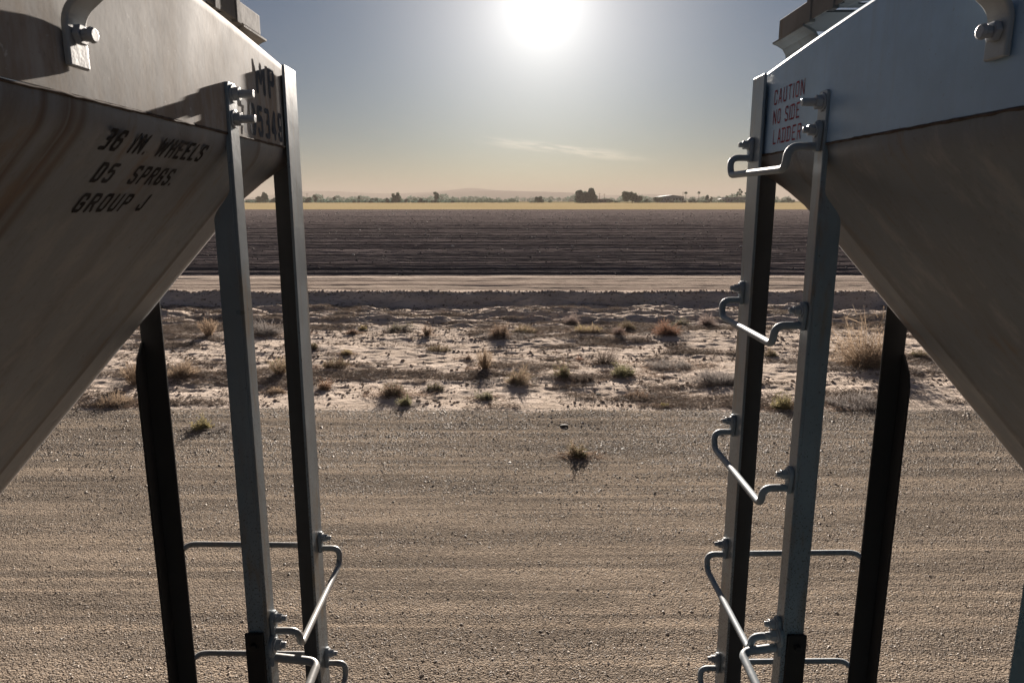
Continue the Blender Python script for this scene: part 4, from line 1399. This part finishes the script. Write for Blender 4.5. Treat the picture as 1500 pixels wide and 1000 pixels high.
def tree(px, y, wpx, hpx, label, kind='broadleaf_tree', shape='round', leaf=None, seed=1):
    k = y / F_ / (math.cos(TH) + math.sin(TH) * 0.2)
    w, h = wpx * k, hpx * k
    t = empty(kind, (far_x(px, y), y, far_z(y)))
    tag(t, label, 'tree', 'trees along the far edge of the fields')
    r = random.Random(seed)
    mb = MB()
    tw = 0.02 * h + 0.05
    top = 0.55 * h
    mb.sweep([(0, 0, -0.1), (0.02 * w, 0, 0.3 * h), (0.04 * w, 0, top)], [tw * 1.5, tw, tw * 0.5], 8)
    for a in range(5):
        an = a * 1.3 + r.random()
        mb.sweep([(0.02 * w, 0, 0.25 * h + 0.03 * h * a), (0.18 * w * math.cos(an), 0.18 * w * math.sin(an), 0.5 * h), (0.32 * w * math.cos(an), 0.32 * w * math.sin(an), 0.72 * h)], [tw * 0.6, tw * 0.4, tw * 0.15], 6)
    mb.build('trunk', BARK, t)
    bl = []
    if shape == 'round':
        for i in range(9):
            an = r.uniform(0, 6.28)
            q = r.uniform(0.12, 0.40) * w
            bl.append((q * math.cos(an), q * math.sin(an) * 0.8, r.uniform(0.25, 0.72) * h, r.uniform(0.18, 0.27) * min(w, h * 1.25)))
        bl.append((0, 0, 0.45 * h, 0.36 * min(w, h)))
    elif shape == 'twin':
        for cx, hh in ((-0.22 * w, 0.9), (0.20 * w, 1.0)):
            for i in range(6):
                bl.append((cx + r.uniform(-0.13, 0.13) * w, r.uniform(-0.15, 0.15) * w, (0.30 + i * 0.11) * h * hh, r.uniform(0.24, 0.32) * min(w, h) * (1.12 - 0.09 * i)))
        for i in range(4):
            bl.append((r.uniform(-0.4, 0.4) * w, r.uniform(-0.2, 0.2) * w, 0.18 * h, 0.16 * h))
        bl.append((0, 0, 0.36 * h, 0.34 * min(w, h * 1.3)))
        bl.append((0.05 * w, 0, 0.52 * h, 0.26 * min(w, h)))
    elif shape == 'dome':
        for i in range(12):
            an = r.uniform(0, 6.28)
            q = r.uniform(0.0, 0.42)
            bl.append((q * w * math.cos(an), q * w * math.sin(an), (0.16 + r.uniform(0.2, 0.6) * (1 - (q / 0.5) ** 2)) * h, r.uniform(0.15, 0.22) * min(w, 1.2 * h)))
    else:  # tall and loose
        for i in range(8):
            bl.append((r.uniform(-0.25, 0.25) * w, r.uniform(-0.2, 0.2) * w, (0.3 + 0.085 * i) * h, r.uniform(0.16, 0.26) * w))
    me = leaves('crown', bl, int(700 + 26 * wpx * hpx), 0.022 * min(w, h) + 0.12, seed, leaf or LEAF)
    link('crown', me, None, t)
    return t


TREES = [
    (858, 500, 36, 21, 'twin', 'largest leafy tree on the skyline, with two rounded tops, right of the sun'),
    (926, 505, 31, 19, 'round', 'broad round crowned tree on the skyline right of the two topped one'),
    (788, 515, 23, 12, 'dome', 'low domed tree on the skyline just right of centre'),
    (640, 540, 12, 15, 'tall', 'tall narrow tree standing alone in front of the far mountain'),
    (580, 520, 14, 15, 'twin', 'dark tree with two narrow tops left of the mountain'),
    (567, 530, 8, 8, 'dome', 'small bushy tree at the left foot of the narrow two topped tree'),
    (547, 540, 16, 8, 'round', 'low wide tree clump left of the narrow two topped tree'),
    (617, 530, 14, 8, 'dome', 'low bushy tree left of the tall narrow one'),
    (595, 535, 12, 7, 'dome', 'small wide tree right of the narrow two topped tree'),
    (389, 510, 13, 15, 'tall', 'tall loose tree seen between the two left stiles'),
    (380, 515, 12, 10, 'round', 'rounded tree at the left of the tall loose one between the left stiles'),
    (402, 510, 10, 9, 'dome', 'small dark tree against the left corner stile'),
    (452, 530, 12, 9, 'round', 'rounded tree just right of the left corner stile'),
    (463, 530, 9, 11, 'tall', 'narrow tree second to the right of the left corner stile'),
    (490, 540, 6, 9, 'tall', 'slim pale tree, left one of two slim trees left of the mountain'),
    (526, 545, 6, 10, 'tall', 'slim pale tree, right one of two slim trees left of the mountain'),
    (963, 530, 16, 9, 'round', 'tree standing at the left end of the long blue grey warehouse'),
    (1016, 525, 18, 8, 'dome', 'bushy tree at the right end of the long blue grey warehouse'),
    (1036, 540, 9, 11, 'tall', 'lollipop shaped tree standing clear to the right of the warehouse'),
    (1042, 542, 6, 9, 'tall', 'small tree touching the lollipop shaped one'),
    (948, 520, 12, 7, 'dome', 'low wide bush tree between the round crowned tree and the warehouse'),
    (1155, 520, 22, 8, 'dome', 'low tree seen in the gap beneath the right slope sheet'),
    (895, 530, 10, 6, 'dome', 'small bush tree by the low shed right of the two topped tree'),
    (933, 498, 18, 5, 'dome', 'pale low bush in front of the broad round crowned tree'),
    (1084, 515, 24, 6, 'dome', 'green hedge like tree in front of the flat roofed house'),
]
for i, (px, y, w, h, shp, lab) in enumerate(TREES):
    tree(px, y, w, h, lab, 'bushy_tree' if shp == 'dome' else 'broadleaf_tree', shp, LEAF2 if i % 3 == 1 else LEAF, 200 + i)


def palm(px, y, hpx, label, seed):
    k = y / F_ / 1.02
    h = hpx * k
    t = empty('palm_tree', (far_x(px, y), y, far_z(y)))
    tag(t, label, 'tree', 'palms on the right skyline')
    mb = MB()
    mb.sweep([(0, 0, -0.1), (0.15, 0, h * 0.5), (0.1, 0, h - 0.4)], [0.22, 0.15, 0.13], 8)
    mb.build('trunk', BARK, t)
    r = np.random.default_rng(seed)
    n = 46
    a = r.uniform(0, 6.28, n)
    el = r.uniform(-0.7, 1.3, n)
    d = np.stack([np.cos(a) * np.cos(el), np.sin(a) * np.cos(el), np.sin(el)], -1)
    c = np.array([[0.1, 0, h - 0.3]])
    V, F = [], []
    for j in range(n):
        s = np.cross(d[j], [0, 0, 1.0])
        s /= np.linalg.norm(s) + 1e-6
        p0, p1, p2 = c[0], c[0] + d[j] * 0.9, c[0] + d[j] * 1.5 + np.array([0, 0, -0.5])
        o = len(V)
        V += [p0, p1 - s * 0.35, p1 + s * 0.35, p2]
        F.append((o, o + 1, o + 3, o + 2))
    me = np_mesh('crown', np.array(V), np.array(F))
    link('crown', me, LEAF, t)


for i, (px, y, h, lab) in enumerate([
        (1004, 560, 15, 'leftmost tall palm, rising behind the right end of the warehouse'),
        (1023, 570, 15, 'tall palm left of the lollipop shaped tree'),
        (1064, 560, 9, 'short lone palm left of the flat roofed house'),
        (1079, 560, 12, 'shorter palm at the left of the cluster above the flat roofed house'),
        (1080.5, 575, 15, 'second palm from the left in the cluster above the flat roofed house'),
        (1082.5, 565, 19, 'tallest palm in the cluster above the flat roofed house'),
        (1083.5, 580, 12.5, 'lowest palm in the middle of the cluster above the flat roofed house'),
        (1085, 570, 16, 'rightmost palm in the cluster above the flat roofed house'),
        (1092, 565, 14, 'palm beside the left edge of the right corner stile')]):
    palm(px, y, h, lab, 300 + i)


def building(px0, px1, y, hpx, label, name, wallmat, roofmat, pitched=False, depth=14):
    k = y / F_ / 1.02
    x0, x1 = far_x(px0, y), far_x(px1, y)
    h = hpx * k
    t = empty(name, ((x0 + x1) / 2, y + depth / 2, far_z(y)))
    tag(t, label, 'building')
    w = (x1 - x0) / 2
    mb = MB()
    mb.box(-w, w, -depth / 2, depth / 2, -0.2, h * 0.8)
    mb.build('wall', wallmat, t)
    mb = MB()
    e = 0.4
    if pitched:
        mb.prism([(-w - e, -depth / 2 - e, h * 0.8 + 0.004), (0, -depth / 2 - e, h), (w + e, -depth / 2 - e, h * 0.8 + 0.004)], (0, depth + 2 * e, 0))
    else:
        mb.box(-w - e, w + e, -depth / 2 - e, depth / 2 + e, h * 0.8 + 0.004, h * 0.8 + 0.35)
    mb.build('roof', roofmat, t)
    n = max(2, int(w))
    for i in range(n):
        xx = -w + (i + 0.5) * 2 * w / n
        mb = MB()
        mb.box(xx - 0.6, xx + 0.6, -depth / 2 - 0.06, -depth / 2 - 0.004, h * 0.3, h * 0.55)
        mb.build('window', M['ink_black'], t)
    mb = MB()
    mb.box(-w * 0.5 - 0.7, -w * 0.5 + 0.7, -depth / 2 - 0.08, -depth / 2 - 0.062, 0, min(2.6, h * 0.6))
    mb.build('door', M['ink_grey'], t)


WB = flat('metal_wall', (0.16, 0.19, 0.23))
WW = flat('white_wall', (0.55, 0.53, 0.5))
WD = flat('dark_wall', (0.10, 0.095, 0.10))
RB = flat('blue_roof', (0.13, 0.16, 0.20))
building(968, 1002, 545, 11, 'long blue grey warehouse with a low pitched roof on the skyline', 'warehouse', WB, RB, True, 22)
building(876, 893, 530, 6, 'low dark shed right of the two topped tree', 'shed', WD, WD)
building(1065, 1092, 540, 9, 'flat roofed pale house under the cluster of palms', 'house', WB, RB)
building(1054, 1062, 545, 6, 'small white hut left of the flat roofed house', 'hut', WW, WW, True, 6)
building(360, 380, 560, 5, 'low white building far behind the left ladder stile', 'house', WW, WW)


def pole(px, y, hpx, label):
    k = y / F_ / 1.02
    h = hpx * k
    t = empty('utility_pole', (far_x(px, y), y, far_z(y)))
    tag(t, label, 'pole', 'utility poles along the skyline')
    mb = MB()
    mb.sweep([(0, 0, -0.2), (0, 0, h)], [0.17, 0.12], 8)
    mb.build('post', BARK, t)
    mb = MB()
    mb.box(-1.1, 1.1, -0.22, -0.13, h - 0.9, h - 0.75)
    mb.build('crossarm', BARK, t)


for px, y, h, lab in ((450, 560, 14, 'utility pole above the rounded tree by the left corner stile'),
                      (473, 570, 12, 'utility pole between the narrow tree and the slim pale trees'),
                      (878, 560, 14, 'utility pole above the left end of the low dark shed'),
                      (885, 600, 13, 'utility pole above the middle of the low dark shed'),
                      (1000, 580, 16, 'utility pole above the right end of the warehouse')):
    pole(px, y, h, lab)


def scrub_band(name, label, px0, px1, y0, y1, n, h0, h1, seed, leaf, patchy=0.0):
    r = np.random.default_rng(seed)
    bl = []
    for _ in range(n):
        px = r.uniform(px0, px1)
        y = r.uniform(y0, y1)
        if patchy and float(vnoise(px * 0.06, 0.5, seed)) < patchy:
            continue
        h = r.uniform(h0, h1) * (0.5 + float(vnoise(px * 0.12, 1.5, seed + 1)))
        bl.append((far_x(px, y), y, far_z(y) + h * 0.45, h * 0.6, 0.8))
    me = leaves(name, bl, n * 60, (h0 + h1) * 0.10, seed, leaf)
    tag(link(name, me, None), label, 'bushes', kind='stuff')


scrub_band('hedgerow', 'dark green scrub hedge along the far edge of the stubble at left', 355, 665, 520, 545, 260, 1.2, 2.6, 401, LEAF)
scrub_band('field_scrub', 'patchy low scrub along the far edge of the stubble at right', 640, 1160, 520, 545, 240, 0.9, 2.0, 402, LEAF2, 0.4)
scrub_band('orchard_rows', 'pale green scrub behind the dark hedge', 430, 760, 600, 720, 320, 1.6, 3.6, 403, LEAF2)
scrub_band('distant_wood', 'hazy wood on the plain in front of the mountains', 440, 1160, 1150, 1700, 420, 4.5, 11.0, 404, LEAF, 0.25)


def mountain(dist, pts, depth, seed):
    """a ridge across the view with real depth; pts = (px, height px)"""
    k = dist / F_ / 1.02
    xs = np.linspace(pts[0][0], pts[-1][0], 240)
    hz = np.interp(xs, [p[0] for p in pts], [p[1] for p in pts])
    ker = np.hanning(19)
    hz = np.convolve(np.pad(hz, 9, 'edge'), ker / ker.sum(), 'valid')
    v = np.linspace(-1, 1, 26)
    X = np.repeat(((xs - 750) * k)[None], 26, 0)
    Y = dist + np.repeat(v[:, None], 240, 1) * depth
    rough = 0.75 + 0.5 * fbm(X / 360, Y / 300, seed, 5)
    prof = np.clip(1 - np.abs(v), 0, 1)[:, None] ** 0.9
    Z = hz[None] * k * prof * np.where(np.abs(v)[:, None] < 0.05, 0.95 + 0.1 * (rough - 0.75), rough) + 1.0 - 3 * (prof < 0.02)
    o = link('mountain', grid_mesh('mountain', X, Y, Z), MTN)
    tag(o, kind='structure')


MTN = mat_plain('mountain_rock', (0.09, 0.085, 0.085), (0.14, 0.125, 0.12))
mountain(4600, [(560, 0), (590, 6), (620, 10), (650, 13), (690, 14.5), (730, 16), (760, 15), (800, 14), (840, 12), (870, 7), (900, 3), (930, 0)], 800, 501)
mountain(5900, [(380, 5), (440, 14), (480, 15.5), (520, 13), (560, 11), (610, 12), (650, 15), (690, 20), (720, 17), (770, 12), (830, 13), (880, 8), (950, 11), (1000, 8), (1100, 4), (1180, 0)], 900, 502)
mountain(3400, [(690, 0), (720, 4), (745, 6), (790, 5.5), (830, 3), (860, 0)], 450, 503)

# ------------------------------------------------------------------ the air
mb = MB()
mb.box(-9000, 9000, -60, 9000, -1.6, 132)
hz = mb.build('haze', None)
tag(hz, 'thin dusty haze in the air over the plain', 'haze', kind='stuff')
hm = bpy.data.materials.new('haze_air')
hm.use_nodes = True
nt = hm.node_tree
nt.nodes.clear()
Nn = NT(nt)
o_ = Nn.n('ShaderNodeOutputMaterial')
pv = Nn.n('ShaderNodeVolumePrincipled', {'Color': (0.435, 0.385, 0.35, 1), 'Density': 2.9e-4, 'Anisotropy': 0.0})
nt.links.new(pv.outputs[0], o_.inputs['Volume'])
hz.data.materials.append(hm)
